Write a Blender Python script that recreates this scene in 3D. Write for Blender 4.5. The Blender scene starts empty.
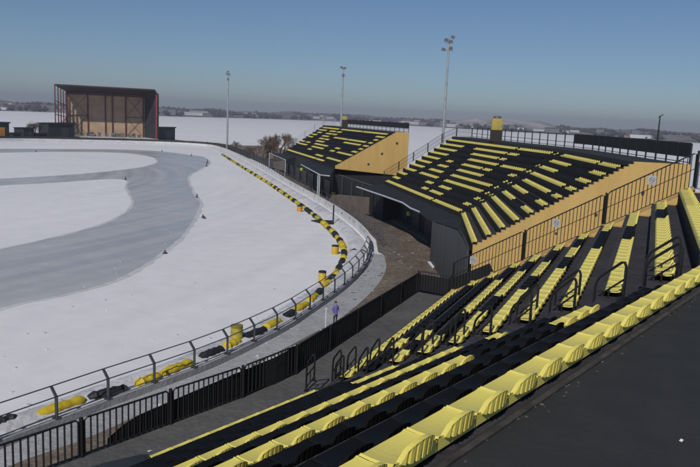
import math
W_IMG,F_PX=700.,720.
H=12.8; PITCH=math.radians(9.2); ROLL=math.radians(2.6)
_c,_s=math.cos(ROLL),math.sin(ROLL)
_r0=(1,0,0); _u0=(0,math.sin(PITCH),math.cos(PITCH)); FWD=(0,math.cos(PITCH),-math.sin(PITCH))
RT=tuple(_c*a+_s*b for a,b in zip(_r0,_u0)); UP=tuple(-_s*a+_c*b for a,b in zip(_r0,_u0))
def proj(x,y,z):
    d=(x,y,z-H); dx=sum(a*b for a,b in zip(d,RT)); dy=sum(a*b for a,b in zip(d,UP)); dz=sum(a*b for a,b in zip(d,FWD))
    return (350+F_PX*dx/dz,233.5-F_PX*dy/dz) if dz>0.1 else (-9999,-9999)
def at(px,py,z=0.):
    a=(px-350)/F_PX;b=(233.5-py)/F_PX
    d=[a*RT[i]+b*UP[i]+FWD[i] for i in range(3)]
    t=(z-H)/d[2]; return (d[0]*t,d[1]*t)
def nrm(yaw): a=math.radians(yaw); return (-math.cos(a),math.sin(a))
def drn(yaw): a=math.radians(yaw); return (math.sin(a),math.cos(a))
def loc(yaw,off,al):
    n,d=nrm(yaw),drn(yaw); return (n[0]*off+d[0]*al,n[1]*off+d[1]*al)
def isect(y1,o1,y2,o2):
    n1,n2=nrm(y1),nrm(y2); det=n1[0]*n2[1]-n1[1]*n2[0]
    return ((o1*n2[1]-o2*n1[1])/det,(n1[0]*o2-n2[0]*o1)/det)
YA,YB=38.3,22.5
S=1.2075
NR=11
# ---- row lines: function row(i) -> polyline of the front edge of row i (i may be fractional / -1 for the deck edge)
def near_line(i,extra=0.):
    oa=2.5+.9*i+extra; ob=-.92+.82*i+extra
    return [loc(YA,oa-.14*max(0.,1-max(i,0)/3.),-3.0),isect(YA,oa,YB,ob),loc(YB,ob,27.7+.12*max(i,0))]
def near_z(i): return 10.72-.49*i
def lerp(a,b,t): return tuple(x+(y-x)*t for x,y in zip(a,b))
MIDF=[(7.9,45.6),(9.5,62.0),(4.0,90.5)]          # front edge of row 10
MIDB=[(16.5,45.0),(17.4,63.6),(12.0,94.6)]   # front edge of row 0
FARF=[(-2.8,112.8),(-14.5,155.)]
FARB=[(5.6,115.2),(-7.6,156.5)]
def mid_line(i): t=(10-i)/10.; return [lerp(a,b,t) for a,b in zip(MIDF,MIDB)]
def mid_z(i): return 10.34-.53*i
def far_line(i): t=(10-i)/10.; return [lerp(a,b,t) for a,b in zip(FARF,FARB)]
def far_z(i): return 10.7-.50*(i+1)
def seats(line,pitch,gap,skip_near=.5,skip_far=.5):
    """points (x,y,outward angle) along the polyline"""
    out=[]
    for k in range(len(line)-1):
        a,b=line[k],line[k+1]; L=math.hypot(b[0]-a[0],b[1]-a[1]); u=((b[0]-a[0])/L,(b[1]-a[1])/L)
        s0=skip_near if k==0 else gap/2; s1=skip_far if k==len(line)-2 else gap/2
        n=int((L-s0-s1)/pitch)
        for j in range(n):
            s=s0+pitch*(j+.5); out.append((k,s,a[0]+u[0]*s,a[1]+u[1]*s,math.atan2(u[1],u[0])))
    return out
PAT_MID={0: [(0, 7), (9, 29), (34, 49), (51, 95)], 1: [(0, 5), (18, 30), (46, 50), (52, 70), (79, 94)], 2: [(0, 5), (19, 30), (33, 33), (47, 49), (51, 66), (78, 93)], 3: [(0, 3), (6, 29), (32, 44), (47, 63), (79, 92)], 4: [(0, 3), (7, 27), (33, 35), (45, 48), (50, 61), (69, 72), (79, 91)], 5: [(0, 5), (15, 27), (32, 33), (45, 59), (67, 73), (80, 90)], 6: [(0, 6), (16, 27), (32, 32), (35, 57), (64, 73), (79, 89)], 7: [(0, 28), (31, 32), (35, 56), (62, 75), (80, 88)], 8: [(0, 27), (31, 33), (48, 54), (60, 64), (82, 88)], 9: [(0, 28), (31, 33), (47, 54), (57, 60), (81, 86)], 10: [(0, 29), (31, 46), (48, 86)]}
PAT_FAR={0: [(2, 26), (28, 53), (57, 80)], 1: [(0, 7), (48, 53), (56, 64), (70, 81)], 2: [(1, 4), (49, 54), (56, 64), (72, 78)], 3: [(1, 4), (8, 27), (29, 46), (55, 64), (74, 81)], 4: [(0, 4), (8, 27), (49, 54), (56, 63), (75, 82)], 5: [(0, 3), (50, 62)], 6: [(0, 5), (21, 26), (38, 58), (67, 73), (77, 84)], 7: [(0, 17), (22, 27), (38, 56), (66, 83)], 8: [(51, 56)], 9: [(0, 18), (25, 35)], 10: [(16, 27), (29, 84)]}
HAZE_D=.00032; HAZE_C=(.82,.86,1.0,1); SUN_E=3.0; DUST=.85; SKY_S=.060; EXPO=0.; OZ=6; AIR=.95; ALT=1200
import bpy, bmesh, random
from mathutils import Vector, Matrix
random.seed(7)
R=math.radians
SC=bpy.context.scene; COL=SC.collection
#---------------------------------------------------------------- materials
MATS={}
def mat(name,col,rough=.7,noise=0.,nscale=3.,bump=0.,bscale=8.,metal=0.,spec=.5,col2=None,detail=6,lo=.35,hi=.65):
    if name in MATS: return MATS[name]
    m=bpy.data.materials.new(name); m.use_nodes=True; nt=m.node_tree; N=nt.nodes; L=nt.links
    b=N['Principled BSDF']; b.inputs['Roughness'].default_value=rough; b.inputs['Metallic'].default_value=metal
    b.inputs['Specular IOR Level'].default_value=spec
    b.inputs['Base Color'].default_value=(*col,1)
    tc=N.new('ShaderNodeTexCoord')
    if col2 is None and noise>0: col2=tuple(max(0,c*(1-noise)) for c in col)
    if col2 is not None:
        nz=N.new('ShaderNodeTexNoise'); nz.inputs['Scale'].default_value=nscale; nz.inputs['Detail'].default_value=detail
        L.new(tc.outputs['Object'],nz.inputs['Vector'])
        cr=N.new('ShaderNodeValToRGB'); cr.color_ramp.elements[0].position=lo; cr.color_ramp.elements[1].position=hi
        cr.color_ramp.elements[0].color=(*col,1); cr.color_ramp.elements[1].color=(*col2,1)
        L.new(nz.outputs['Fac'],cr.inputs['Fac']); L.new(cr.outputs['Color'],b.inputs['Base Color'])
    if bump>0:
        nb=N.new('ShaderNodeTexNoise'); nb.inputs['Scale'].default_value=bscale; nb.inputs['Detail'].default_value=5
        L.new(tc.outputs['Object'],nb.inputs['Vector'])
        bp=N.new('ShaderNodeBump'); bp.inputs['Strength'].default_value=bump; bp.inputs['Distance'].default_value=.1
        L.new(nb.outputs['Fac'],bp.inputs['Height']); L.new(bp.outputs['Normal'],b.inputs['Normal'])
    MATS[name]=m; return m
def two_scale(name,cols,rough,s1,s2,bump,bs,spec=.3):
    """ground material: large patches times fine grain"""
    m=bpy.data.materials.new(name); m.use_nodes=True; nt=m.node_tree; N=nt.nodes; L=nt.links
    b=N['Principled BSDF']; b.inputs['Roughness'].default_value=rough; b.inputs['Specular IOR Level'].default_value=spec
    tc=N.new('ShaderNodeTexCoord')
    outs=[]
    for s,w in ((s1,.5),(s2,.5)):
        nz=N.new('ShaderNodeTexNoise'); nz.inputs['Scale'].default_value=s; nz.inputs['Detail'].default_value=8; nz.inputs['Roughness'].default_value=.6
        L.new(tc.outputs['Object'],nz.inputs['Vector']); outs.append(nz.outputs['Fac'])
    mx=N.new('ShaderNodeMath'); mx.operation='ADD'; L.new(outs[0],mx.inputs[0]); L.new(outs[1],mx.inputs[1])
    hf=N.new('ShaderNodeMath'); hf.operation='MULTIPLY'; hf.inputs[1].default_value=.5; L.new(mx.outputs[0],hf.inputs[0])
    cr=N.new('ShaderNodeValToRGB'); e=cr.color_ramp.elements
    e[0].position=.36; e[1].position=.64; e[0].color=(*cols[0],1); e[1].color=(*cols[-1],1)
    for k in range(1,len(cols)-1):
        x=e.new(.36+.28*k/(len(cols)-1)); x.color=(*cols[k],1)
    L.new(hf.outputs[0],cr.inputs['Fac']); L.new(cr.outputs['Color'],b.inputs['Base Color'])
    nb=N.new('ShaderNodeTexNoise'); nb.inputs['Scale'].default_value=bs; nb.inputs['Detail'].default_value=6
    L.new(tc.outputs['Object'],nb.inputs['Vector'])
    bp=N.new('ShaderNodeBump'); bp.inputs['Strength'].default_value=bump; bp.inputs['Distance'].default_value=.15
    L.new(nb.outputs['Fac'],bp.inputs['Height']); L.new(bp.outputs['Normal'],b.inputs['Normal'])
    MATS[name]=m; return m
SNOW=two_scale('snow',[(.665,.66,.68),(.72,.715,.735),(.755,.75,.77)],.7,.03,.5,.12,.8)
def ring_streaks(m,c,sq,amt,base_rough):
    nt=m.node_tree; N=nt.nodes; L=nt.links; b=N['Principled BSDF']; cr=[n for n in N if n.type=='VALTORGB'][0]
    tc=N.new('ShaderNodeTexCoord'); mp=N.new('ShaderNodeMapping'); mp.inputs['Location'].default_value=(-c[0],-c[1]*sq,0); mp.inputs['Scale'].default_value=(1,sq,1)
    L.new(tc.outputs['Object'],mp.inputs['Vector'])
    ln=N.new('ShaderNodeVectorMath'); ln.operation='LENGTH'; L.new(mp.outputs['Vector'],ln.inputs[0])
    nm=N.new('ShaderNodeVectorMath'); nm.operation='NORMALIZE'; L.new(mp.outputs['Vector'],nm.inputs[0])
    sc=N.new('ShaderNodeVectorMath'); sc.operation='SCALE'; sc.inputs['Scale'].default_value=2.2; L.new(nm.outputs['Vector'],sc.inputs[0])
    cb=N.new('ShaderNodeCombineXYZ'); L.new(ln.outputs['Value'],cb.inputs[2])
    ad=N.new('ShaderNodeVectorMath'); ad.operation='ADD'; L.new(sc.outputs['Vector'],ad.inputs[0]); L.new(cb.outputs['Vector'],ad.inputs[1])
    nz=N.new('ShaderNodeTexNoise'); nz.inputs['Scale'].default_value=.55; nz.inputs['Detail'].default_value=5; L.new(ad.outputs['Vector'],nz.inputs['Vector'])
    mr=N.new('ShaderNodeMapRange'); mr.inputs[1].default_value=.3; mr.inputs[2].default_value=.7; mr.inputs[3].default_value=1-amt; mr.inputs[4].default_value=1+amt; L.new(nz.outputs['Fac'],mr.inputs[0])
    vm=N.new('ShaderNodeVectorMath'); vm.operation='SCALE'; L.new(cr.outputs['Color'],vm.inputs[0]); L.new(mr.outputs[0],vm.inputs['Scale']); L.new(vm.outputs['Vector'],b.inputs['Base Color'])
    m2=N.new('ShaderNodeMapRange'); m2.inputs[1].default_value=.3; m2.inputs[2].default_value=.7; m2.inputs[3].default_value=base_rough-.1; m2.inputs[4].default_value=base_rough+.12; L.new(nz.outputs['Fac'],m2.inputs[0]); L.new(m2.outputs[0],b.inputs['Roughness'])
SLUSH=two_scale('slush',[(.45,.45,.465),(.56,.56,.575),(.65,.65,.665)],.6,.2,1.2,.3,2.)
RIM=two_scale('snow_bank',[(.38,.37,.38),(.56,.56,.58),(.64,.64,.67)],.8,.35,1.8,1.,1.6)
ICE=two_scale('ice',[(.42,.415,.41),(.465,.46,.455),(.53,.525,.52)],.30,.03,.4,.05,1.,spec=.5)
ring_streaks(ICE,(-62,120),.55,.12,.30)
ring_streaks(SNOW,(-62,120),.55,.02,.7)
DIRT=two_scale('dirt',[(.085,.060,.045),(.145,.112,.086),(.23,.19,.155)],.95,.25,2.2,1.,3.)
ROAD=two_scale('asphalt_muddy',[(.075,.066,.060),(.115,.10,.090),(.19,.165,.15)],.85,.2,1.8,.6,5.)
PATHM=two_scale('path_concrete',[(.26,.265,.275),(.34,.345,.355),(.42,.42,.43)],.85,.35,2.5,.5,5.)
WALK=two_scale('walkway_paint',[(.078,.077,.078),(.10,.099,.098),(.125,.123,.12)],.8,.5,3.,.3,7.)
DECK=two_scale('deck_rubber',[(.027,.028,.028),(.031,.032,.032),(.037,.038,.038)],.75,.35,3.,.12,14.,spec=.3)
STEP=two_scale('step_paint',[(.030,.028,.033),(.042,.040,.046),(.060,.057,.064)],.8,.8,5.,.4,9.)
RIS=two_scale('riser_shaded',[(.009,.009,.010),(.013,.013,.014),(.020,.020,.021)],.85,.8,5.,.4,9.)  # step paint darkened: shade on the risers is put into the colour
BLK=mat('black_wall',(.014,.015,.016),.75,.4,1.2,.2,6)
PANEL=mat('grey_panel',(.058,.063,.066),.6,.25,.9,.15,5)
ORANGE=mat('ochre_wall',(.58,.38,.125),.8,col2=(.50,.33,.105),nscale=.45,bump=.25,bscale=5,detail=9,lo=.3,hi=.7)
COPING=mat('ochre_coping',(.48,.30,.10),.8,.25,1.5)
def streak(m,zs=.12,sc=1.6):
    nt=m.node_tree; nz=[n for n in nt.nodes if n.type=='TEX_NOISE'][0]; tc=[n for n in nt.nodes if n.type=='TEX_COORD'][0]
    mp=nt.nodes.new('ShaderNodeMapping'); mp.inputs['Scale'].default_value=(1,1,zs); nt.links.new(tc.outputs['Object'],mp.inputs['Vector']); nt.links.new(mp.outputs['Vector'],nz.inputs['Vector']); nz.inputs['Scale'].default_value=sc
streak(ORANGE); streak(PANEL,.1,2.)
YEL=mat('yellow_plastic',(.76,.66,.15),.5,col2=(.66,.56,.115),nscale=1.1,bump=.06,bscale=30,detail=9,lo=.42,hi=.72)
BPL=mat('black_plastic',(.0065,.0065,.007),.62,.3,3,spec=.15)
BRL=mat('black_rail_paint',(.012,.012,.014),.45)
GRL=mat('grey_rail_paint',(.05,.054,.06),.55)
BNR=mat('black_banner',(.012,.013,.015),.8,.3,2,.3,4)
GALV=mat('galvanised_steel',(.42,.45,.45),.45,.2,2,metal=.4)
LGT=mat('light_pipe',(.50,.52,.53),.5,.2,2)
WHITE=mat('white_board',(.70,.70,.70),.65,col2=(.55,.55,.55),nscale=.6,lo=.4,hi=.75)
MARK=mat('dark_print',(.05,.05,.055),.6)
CONC=mat('concrete',(.36,.36,.37),.85,.3,.8,.4,6)
REDM=mat('red_steel',(.13,.028,.026),.6,.3,1)
REDB=mat('sunlit_red_column',(.24,.045,.04),.6)  # red steel made brighter, the sun on this column painted in
BEIGE=mat('beige_panels',(.50,.35,.23),.8,col2=(.40,.275,.18),nscale=.35)
ROOFD=mat('dark_roof',(.045,.03,.028),.7,.2,.8)
SHED=mat('dark_shed',(.03,.034,.04),.7,.4,.5)
YC=mat('yellow_cover',(.62,.46,.02),.6,.35,1.3,.3,4)
BC=mat('black_cover',(.018,.018,.02),.6,.3,1.3,.3,4)
GRN=mat('dirty_green_cover',(.38,.40,.05),.6,.3,2)
DRUM=mat('yellow_drum',(.60,.42,.03),.5,.2,2)
ORG=mat('orange_patch',(.62,.20,.03),.6)
BARK=mat('bark',(.085,.060,.045),.9,.3,3)
SKIN=mat('skin',(.50,.30,.22),.6); JACK=mat('purple_jacket',(.16,.13,.42),.8,.25,9); TROU=mat('dark_trousers',(.02,.02,.025),.85); HAIRM=mat('dark_hair',(.03,.02,.015),.7)
HILL=two_scale('far_slope',[(.06,.055,.055),(.10,.09,.085),(.22,.20,.19),(.10,.09,.08)],.95,.006,.03,.1,.1)
HOUSEM=[mat('far_render_pale',(.45,.45,.45),.8),mat('far_render_brown',(.20,.15,.13),.8),mat('far_render_grey',(.16,.17,.19),.8),mat('far_white',(.5,.5,.51),.8)]
#---------------------------------------------------------------- mesh builder
class MB:
    def __init__(s): s.v=[]; s.f=[]; s.m=[]
    def add(s,vs,fs,mi=0):
        o=len(s.v); s.v+=[tuple(v) for v in vs]; s.f+=[tuple(o+i for i in f) for f in fs]; s.m+=[mi]*len(fs)
    def quad(s,a,b,c,d,mi=0): s.add([a,b,c,d],[(0,1,2,3)],mi)
    def box(s,c,h,rz=0,mi=0,mat4=None):
        vs=[(x*h[0],y*h[1],z*h[2]) for x in(-1,1) for y in(-1,1) for z in(-1,1)]
        if mat4 is None:
            ca,sa=math.cos(rz),math.sin(rz); vs=[(c[0]+x*ca-y*sa,c[1]+x*sa+y*ca,c[2]+z) for x,y,z in vs]
        else: vs=[tuple(mat4@Vector(v)) for v in vs]
        s.add(vs,[(0,1,3,2),(4,6,7,5),(0,4,5,1),(2,3,7,6),(0,2,6,4),(1,5,7,3)],mi)
    def beam(s,a,b,w,h=None,mi=0):
        """rectangular bar from a to b"""
        h=w if h is None else h
        a,b=Vector(a),Vector(b); d=b-a; L=d.length
        if L<1e-6: return
        z=d/L; ref=Vector((0,0,1)) if abs(z.z)<.95 else Vector((1,0,0)); x=z.cross(ref).normalized(); y=x.cross(z).normalized()
        M=Matrix((( x.x,y.x,z.x,(a.x+b.x)/2),(x.y,y.y,z.y,(a.y+b.y)/2),(x.z,y.z,z.z,(a.z+b.z)/2),(0,0,0,1)))
        s.box(None,(w/2,h/2,L/2),mat4=M,mi=mi)
    def tube(s,pts,r,n=6,mi=0,caps=True):
        pts=[Vector(p) for p in pts]; rs=r if isinstance(r,(list,tuple)) else [r]*len(pts)
        o=len(s.v); px=None
        for k,p in enumerate(pts):
            d=(pts[min(k+1,len(pts)-1)]-pts[max(k-1,0)]).normalized()
            if px is None:
                ref=Vector((0,0,1)) if abs(d.z)<.9 else Vector((1,0,0)); px=d.cross(ref).normalized()
            else: px=(px-d*px.dot(d)).normalized()
            py=d.cross(px)
            for j in range(n):
                a=2*math.pi*j/n; s.v.append(tuple(p+(px*math.cos(a)+py*math.sin(a))*rs[k]))
        for k in range(len(pts)-1):
            for j in range(n):
                s.f.append((o+k*n+j,o+k*n+(j+1)%n,o+(k+1)*n+(j+1)%n,o+(k+1)*n+j)); s.m.append(mi)
        if caps:
            s.f.append(tuple(o+j for j in range(n))[::-1]); s.m.append(mi)
            q=o+(len(pts)-1)*n; s.f.append(tuple(q+j for j in range(n))); s.m.append(mi)
    def prism(s,poly,z0,z1,mi=0):
        """poly (x,y) list; z0,z1 floats or lists"""
        n=len(poly); a=z0 if isinstance(z0,(list,tuple)) else [z0]*n; b=z1 if isinstance(z1,(list,tuple)) else [z1]*n
        vs=[(p[0],p[1],a[i]) for i,p in enumerate(poly)]+[(p[0],p[1],b[i]) for i,p in enumerate(poly)]
        fs=[tuple(range(n))[::-1],tuple(range(n,2*n))]+[(i,(i+1)%n,n+(i+1)%n,n+i) for i in range(n)]
        s.add(vs,fs,mi)
    def build(s,name,mats,parent=None,smooth=False,loc=None,rz=0,bevel=0):
        me=bpy.data.meshes.new(name); me.from_pydata(s.v,[],s.f)
        mats=mats if isinstance(mats,(list,tuple)) else [mats]
        for m in mats: me.materials.append(m)
        if len(mats)>1: me.polygons.foreach_set('material_index',s.m)
        me.update()
        bm=bmesh.new(); bm.from_mesh(me); bmesh.ops.recalc_face_normals(bm,faces=bm.faces); bm.to_mesh(me); bm.free()
        if smooth:
            me.polygons.foreach_set('use_smooth',[True]*len(me.polygons))
            try: me.set_sharp_from_angle(angle=R(40))
            except Exception: pass
        o=bpy.data.objects.new(name,me); COL.objects.link(o)
        if parent is not None: o.parent=parent
        if loc is not None: o.location=loc
        o.rotation_euler[2]=rz
        if bevel:
            md=o.modifiers.new('b','BEVEL'); md.width=bevel; md.segments=1; md.limit_method='ANGLE'
        return o
def tag(o,label=None,cat=None,group=None,kind=None):
    if label: o['label']=label
    if cat: o['category']=cat
    if group: o['group']=group
    if kind: o['kind']=kind
    return o
def empty(name,loc=(0,0,0),rz=0):
    o=bpy.data.objects.new(name,None); COL.objects.link(o); o.location=loc; o.rotation_euler[2]=rz; o.empty_display_size=.2; return o
def local(mb,root):
    """shift builder vertices into the frame of an un-rotated empty"""
    l=root.location; mb.v=[(x-l.x,y-l.y,z-l.z) for x,y,z in mb.v]; return mb
def copy_tree(o,parent=None):
    c=o.copy(); COL.objects.link(c); c.parent=parent
    for ch in KIDS.get(o.name,[]):
        d=ch.copy(); COL.objects.link(d); d.parent=c
    return c
KIDS={}
def catmull(pts,n=6,closed=True):
    out=[];m=len(pts)
    rng=range(m) if closed else range(m-1)
    for i in rng:
        g=lambda k: pts[k%m] if closed else pts[max(0,min(m-1,k))]
        p0,p1,p2,p3=g(i-1),g(i),g(i+1),g(i+2)
        for k in range(n):
            t=k/n
            out.append(tuple(.5*((2*b)+(-a+c)*t+(2*a-5*b+4*c-d)*t*t+(-a+3*b-3*c+d)*t**3) for a,b,c,d in zip(p0,p1,p2,p3)))
    if not closed: out.append(pts[-1])
    return out
def sheet(name,poly,z,m,kind='structure',label=None):
    bm=bmesh.new(); vs=[bm.verts.new((p[0],p[1],z)) for p in poly]
    es=[bm.edges.new((vs[i],vs[(i+1)%len(vs)])) for i in range(len(vs))]
    bmesh.ops.triangle_fill(bm,edges=es,use_beauty=True)
    for f in bm.faces:
        if f.normal.z<0: f.normal_flip()
    me=bpy.data.meshes.new(name); bm.to_mesh(me); bm.free(); me.materials.append(m)
    o=bpy.data.objects.new(name,me); COL.objects.link(o); o['kind']=kind; return o
def path_len(pts): return sum(math.dist(pts[i],pts[i+1]) for i in range(len(pts)-1))
def along(pts,s):
    for i in range(len(pts)-1):
        L=math.dist(pts[i],pts[i+1])
        if s<=L or i==len(pts)-2:
            t=s/L if L>0 else 0
            p=tuple(a+(b-a)*t for a,b in zip(pts[i],pts[i+1])); return p,math.atan2(pts[i+1][1]-pts[i][1],pts[i+1][0]-pts[i][0])
        s-=L
def offset_path(pts,d):
    """offset to the left by d"""
    out=[]
    for i in range(len(pts)):
        a=pts[max(i-1,0)]; b=pts[min(i+1,len(pts)-1)]; L=math.dist(a[:2],b[:2]); out.append((pts[i][0]-(b[1]-a[1])/L*d,pts[i][1]+(b[0]-a[0])/L*d))
    return out
#---------------------------------------------------------------- ground, snow, ice
mb=MB()
rr=[0,30,60,100,150,220,320,500,800,1300,2000,3000,4200]; na=72
vs=[(0,60,0)]
for r in rr[1:]:
    for k in range(na):
        a=2*math.pi*k/na; vs.append((r*math.cos(a),60+r*math.sin(a),0))
fs=[(0,1+k,1+(k+1)%na) for k in range(na)]
for i in range(len(rr)-2):
    for k in range(na):
        fs.append((1+i*na+k,1+(i+1)*na+k,1+(i+1)*na+(k+1)%na,1+i*na+(k+1)%na))
mb.add(vs,fs); g=mb.build('ground',SNOW); tag(g,kind='structure')
P=lambda *q:[at(x,y) for x,y in q]
ice=catmull(P((-260,395),(-120,350),(0,308),(50,297),(100,285),(135,270),(165,250),(185,232),(196,214),(200,203),(194.5,196),(191,189),(187,180),(190,174.5),(203,167.5),(209.5,162.5),(203,157),(191.6,155.3),(162,151.6),(120,149.6),(60,149.2),(0,149),(-120,151),(-300,165),(-500,230)))
def jitter(poly,amp,seed,step=1.2):
    rnd=random.Random(seed); out=[]
    for i in range(len(poly)):
        a,b=poly[i],poly[(i+1)%len(poly)]; L=math.dist(a,b); n=max(1,min(14,int(L/step)))
        for k in range(n):
            p=lerp(a,b,k/n); q=amp*min(1,L*.5); out.append((p[0]+rnd.uniform(-q,q),p[1]+rnd.uniform(-q,q)))
    return out
def grow(poly,d):
    n=len(poly); ar=sum(poly[i][0]*poly[(i+1)%n][1]-poly[(i+1)%n][0]*poly[i][1] for i in range(n)); sg=1 if ar>0 else -1; out=[]
    for i in range(n):
        a,b=poly[i-1],poly[(i+1)%n]; L=math.dist(a,b) or 1; out.append((poly[i][0]+(b[1]-a[1])/L*d*sg,poly[i][1]-(b[0]-a[0])/L*d*sg))
    return out
sheet('slush',jitter(grow(ice,.45),.22,3),.008,SLUSH)
sheet('ice',jitter(ice,.12,4),.012,ICE)
isl1=catmull(P((156,161),(150,165),(128,169),(80,174),(0,178.8),(-100,183),(-220,188),(-240,175),(-160,158),(-60,154),(0,152.8),(60,152),(120,153),(148,156.5)))
sheet('slush',jitter(grow(isl1,.4),.2,5),.016,SLUSH); sheet('snow_infield',jitter(isl1,.12,6),.02,SNOW)
isl2=catmull(P((127,182),(125,187),(128,194),(131,201),(128,209),(110,220.5),(70,233),(0,249),(-120,272),(-260,290),(-330,240),(-200,205),(-80,190),(0,186),(60,182.5),(105,179.5),(122,179.8)))
sheet('slush',jitter(grow(isl2,.35),.2,7),.016,SLUSH); sheet('snow_infield',jitter(isl2,.12,8),.02,SNOW)
# fence line (outer edge of the track)
fence_pts=P((-70,478),(0,448),(50,429),(100,409.5),(150,391),(200,372),(232,358),(260,344),(288,329),(310,314),(330,300),(345,288.5),(357,277),(366,265),(370,253))
fence=catmull(fence_pts,5,False)
wall_pts=P((370,253),(369,244),(362,235),(350,224),(330,210),(300,192.5),(270,175),(245,161),(222,150.5),(205,147),(160,144.5),(80,142.5),(0,141.5),(-120,143))
kick=catmull(wall_pts,5,False)
# yard
yard=P((-60,482),(0,456),(100,416),(200,380),(270,348),(322,316),(352,290))+[at(372,290),at(385,262),at(378,240),at(360,222),at(335,204),at(300,185),at(272,166),at(247,152),at(236,147.5)]+[(-20,215),(0,200),(14,150),(30,110),(40,60),(26,25),(12,6),(-6,8)]
sheet('dirt_yard',yard,.004,DIRT)
fo=offset_path(fence,-.15); 
edge=P((384,255),(386,268),(379,283),(362,301),(338,320),(312,334),(280,351),(240,371),(200,389),(150,410),(90,437),(20,462),(-60,495))
sheet('concrete_path',fo[:]+catmull(edge,4,False),.012,PATHM)
road=P((378,252),(376,240),(358,222),(333,205.5),(300,187),(272,169.5),(247,155.5),(228,148.2))+P((237,147.6),(262,157),(300,175),(330,190),(352,203),(385,222),(400,235),(397,262))
sheet('service_road',road,.012,ROAD)
far_band=[(p[0],p[1]) for p in offset_path(kick[-30:],-1.2)]; fb2=offset_path(kick[-30:],-26.)
sheet('far_road',far_band+fb2[::-1],.01,mat('far_earth',(.13,.115,.11),.95,col2=(.30,.29,.29),nscale=.09))
# snow bank ridge between cushions and wall : real relief
def bank(pts,w0,w1,h,name,seed):
    rnd=random.Random(seed); mb=MB(); n=9; Lp=path_len(pts); m=int(Lp/.7); 
    a_=[along(pts,i*Lp/m) for i in range(m+1)]
    vs=[]
    for i,(p,a) in enumerate(a_):
        nx,ny=-math.sin(a),math.cos(a)
        for j in range(n):
            t=j/(n-1); d=w0+(w1-w0)*t; z=h*math.sin(math.pi*min(1,max(0,t)))**.8*(.65+.5*rnd.random()) if 0<j<n-1 else -.02
            vs.append((p[0]+nx*d,p[1]+ny*d,z))
    fs=[(i*n+j,(i+1)*n+j,(i+1)*n+j+1,i*n+j+1) for i in range(m) for j in range(n-1)]
    mb.add(vs,fs); o=mb.build(name,RIM,smooth=True); tag(o,kind='structure'); return o
bank(fence,.35,2.3,.30,'snow_bank',1); bank(kick,.25,2.2,.38,'snow_bank',2)
#---------------------------------------------------------------- cushions on the rim
rim=catmull(P((-70,455),(0,428),(38,419),(85,404),(130,391),(165,377),(200,362),(235,346),(262,333),(290,317),(310,303),(322,292),(333,279),(341,266),(344,254),(340,243),(330,231),(312,215),(290,199),(265,182),(240,166.5),(222,155)),4,False)
def cushion(L,seed,m,lab,RB_=.25,RV_=.36):
    rnd=random.Random(seed); mb=MB(); n=12; k=13; vs=[]
    for i in range(k):
        t=i/(k-1); x=(t-.5)*L; rad=RB_*(min(1,.62+4*min(t,1-t)))*(1-RV_/2+RV_*rnd.random())
        for j in range(n):
            a=2*math.pi*j/n; vs.append((x,rad*1.15*math.cos(a)*(.95+.12*rnd.random()),max(-.03,.20+rad*math.sin(a)*(.9+.2*rnd.random()))))
    fs=[(i*n+j,i*n+(j+1)%n,(i+1)*n+(j+1)%n,(i+1)*n+j) for i in range(k-1) for j in range(n)]
    fs+=[tuple(range(n))[::-1],tuple(range((k-1)*n,k*n))]
    mb.add(vs,fs); o=mb.build('crash_cushion',m,smooth=True)
    KIDS[o.name]=[]
    return o
protos={}
Lr=path_len(rim); s=0.; idx=0
seq=['b','b','y','b','y','y','b','y','b','y','b','y','y','b','y','b','y']
place_words=['near the lower left corner','inside the near curved fence','approaching the tight bend','on the tight bend','along the long straight','at the far end of the straight']
while s<Lr-1:
    c=seq[idx%len(seq)]; Lc=[1.9,1.5,2.2][idx%3] if s<45 else [1.9,2.3,1.6][idx%3]
    p,a=along(rim,s+Lc/2); key=(c,Lc)
    m=YC if c=='y' else BC
    if s>60 and idx%7==3: key=('g',Lc); m=GRN
    if key not in protos: protos[key]=cushion(Lc*.97,idx+3,m,'',.23 if s<45 else .31,.36 if s<45 else .1); o=protos[key]
    else: o=copy_tree(protos[key])
    o.location=(p[0],p[1],0); o.rotation_euler[2]=a+random.uniform(-.05,.05)
    cn={'y':'yellow','b':'black','g':'greenish yellow'}[key[0]]
    frac=s/Lr; pw=place_words[min(5,int(frac*6))]
    tag(o,'%s padded crash cushion on the snowy track rim, %s, %s of its kind there'%(cn,pw,['one','another','a further one'][idx%3]) if False else '%s padded crash cushion on the snowy rim %s'%(cn,pw),'crash cushion','crash cushions along the track rim (%s, %s)'%(cn,pw))
    s+=Lc+([.1,.7,.15,.5][idx%4] if s<45 else .06); idx+=1
#---------------------------------------------------------------- drums and bin
def drum(px,py,h,r,label,m=DRUM,top=BC,name='marker_drum',grp=None,cat='drum'):
    x,y=at(px,py); root=empty(name,(x,y,0))
    mb=MB(); mb.tube([(0,0,0),(0,0,h*.33),(0,0,h*.34),(0,0,h*.36),(0,0,h*.66),(0,0,h*.67),(0,0,h*.69),(0,0,h*.88)],[r,r,r*1.05,r,r,r*1.05,r,r],18); mb.build('body',m,root,smooth=True)
    t=MB(); t.tube([(0,0,h*.88),(0,0,h*.985),(0,0,h)],[r*1.03,r*1.03,r*.9],18); t.build('rim',top,root,smooth=True)
    tag(root,label,cat,grp); return root
drum(322,283.5,1.0,.30,'yellow drum with black top standing on the snow inside the fence bend')
drum(335,254,.85,.34,'squat yellow and orange drum among the crash cushions on the bend',m=DRUM)
drum(236.5,342,1.0,.34,'dented dull yellow drum leaning on the fence beside a post',m=mat('dull_yellow_drum',(.42,.36,.04),.6,.3,3),top=mat('dull_rim',(.22,.18,.03),.6))
drum(299.5,211.5,.8,.36,'orange yellow drum on the rim of the straight below the white barrier',m=mat('orange_drum',(.60,.27,.02),.5))
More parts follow.
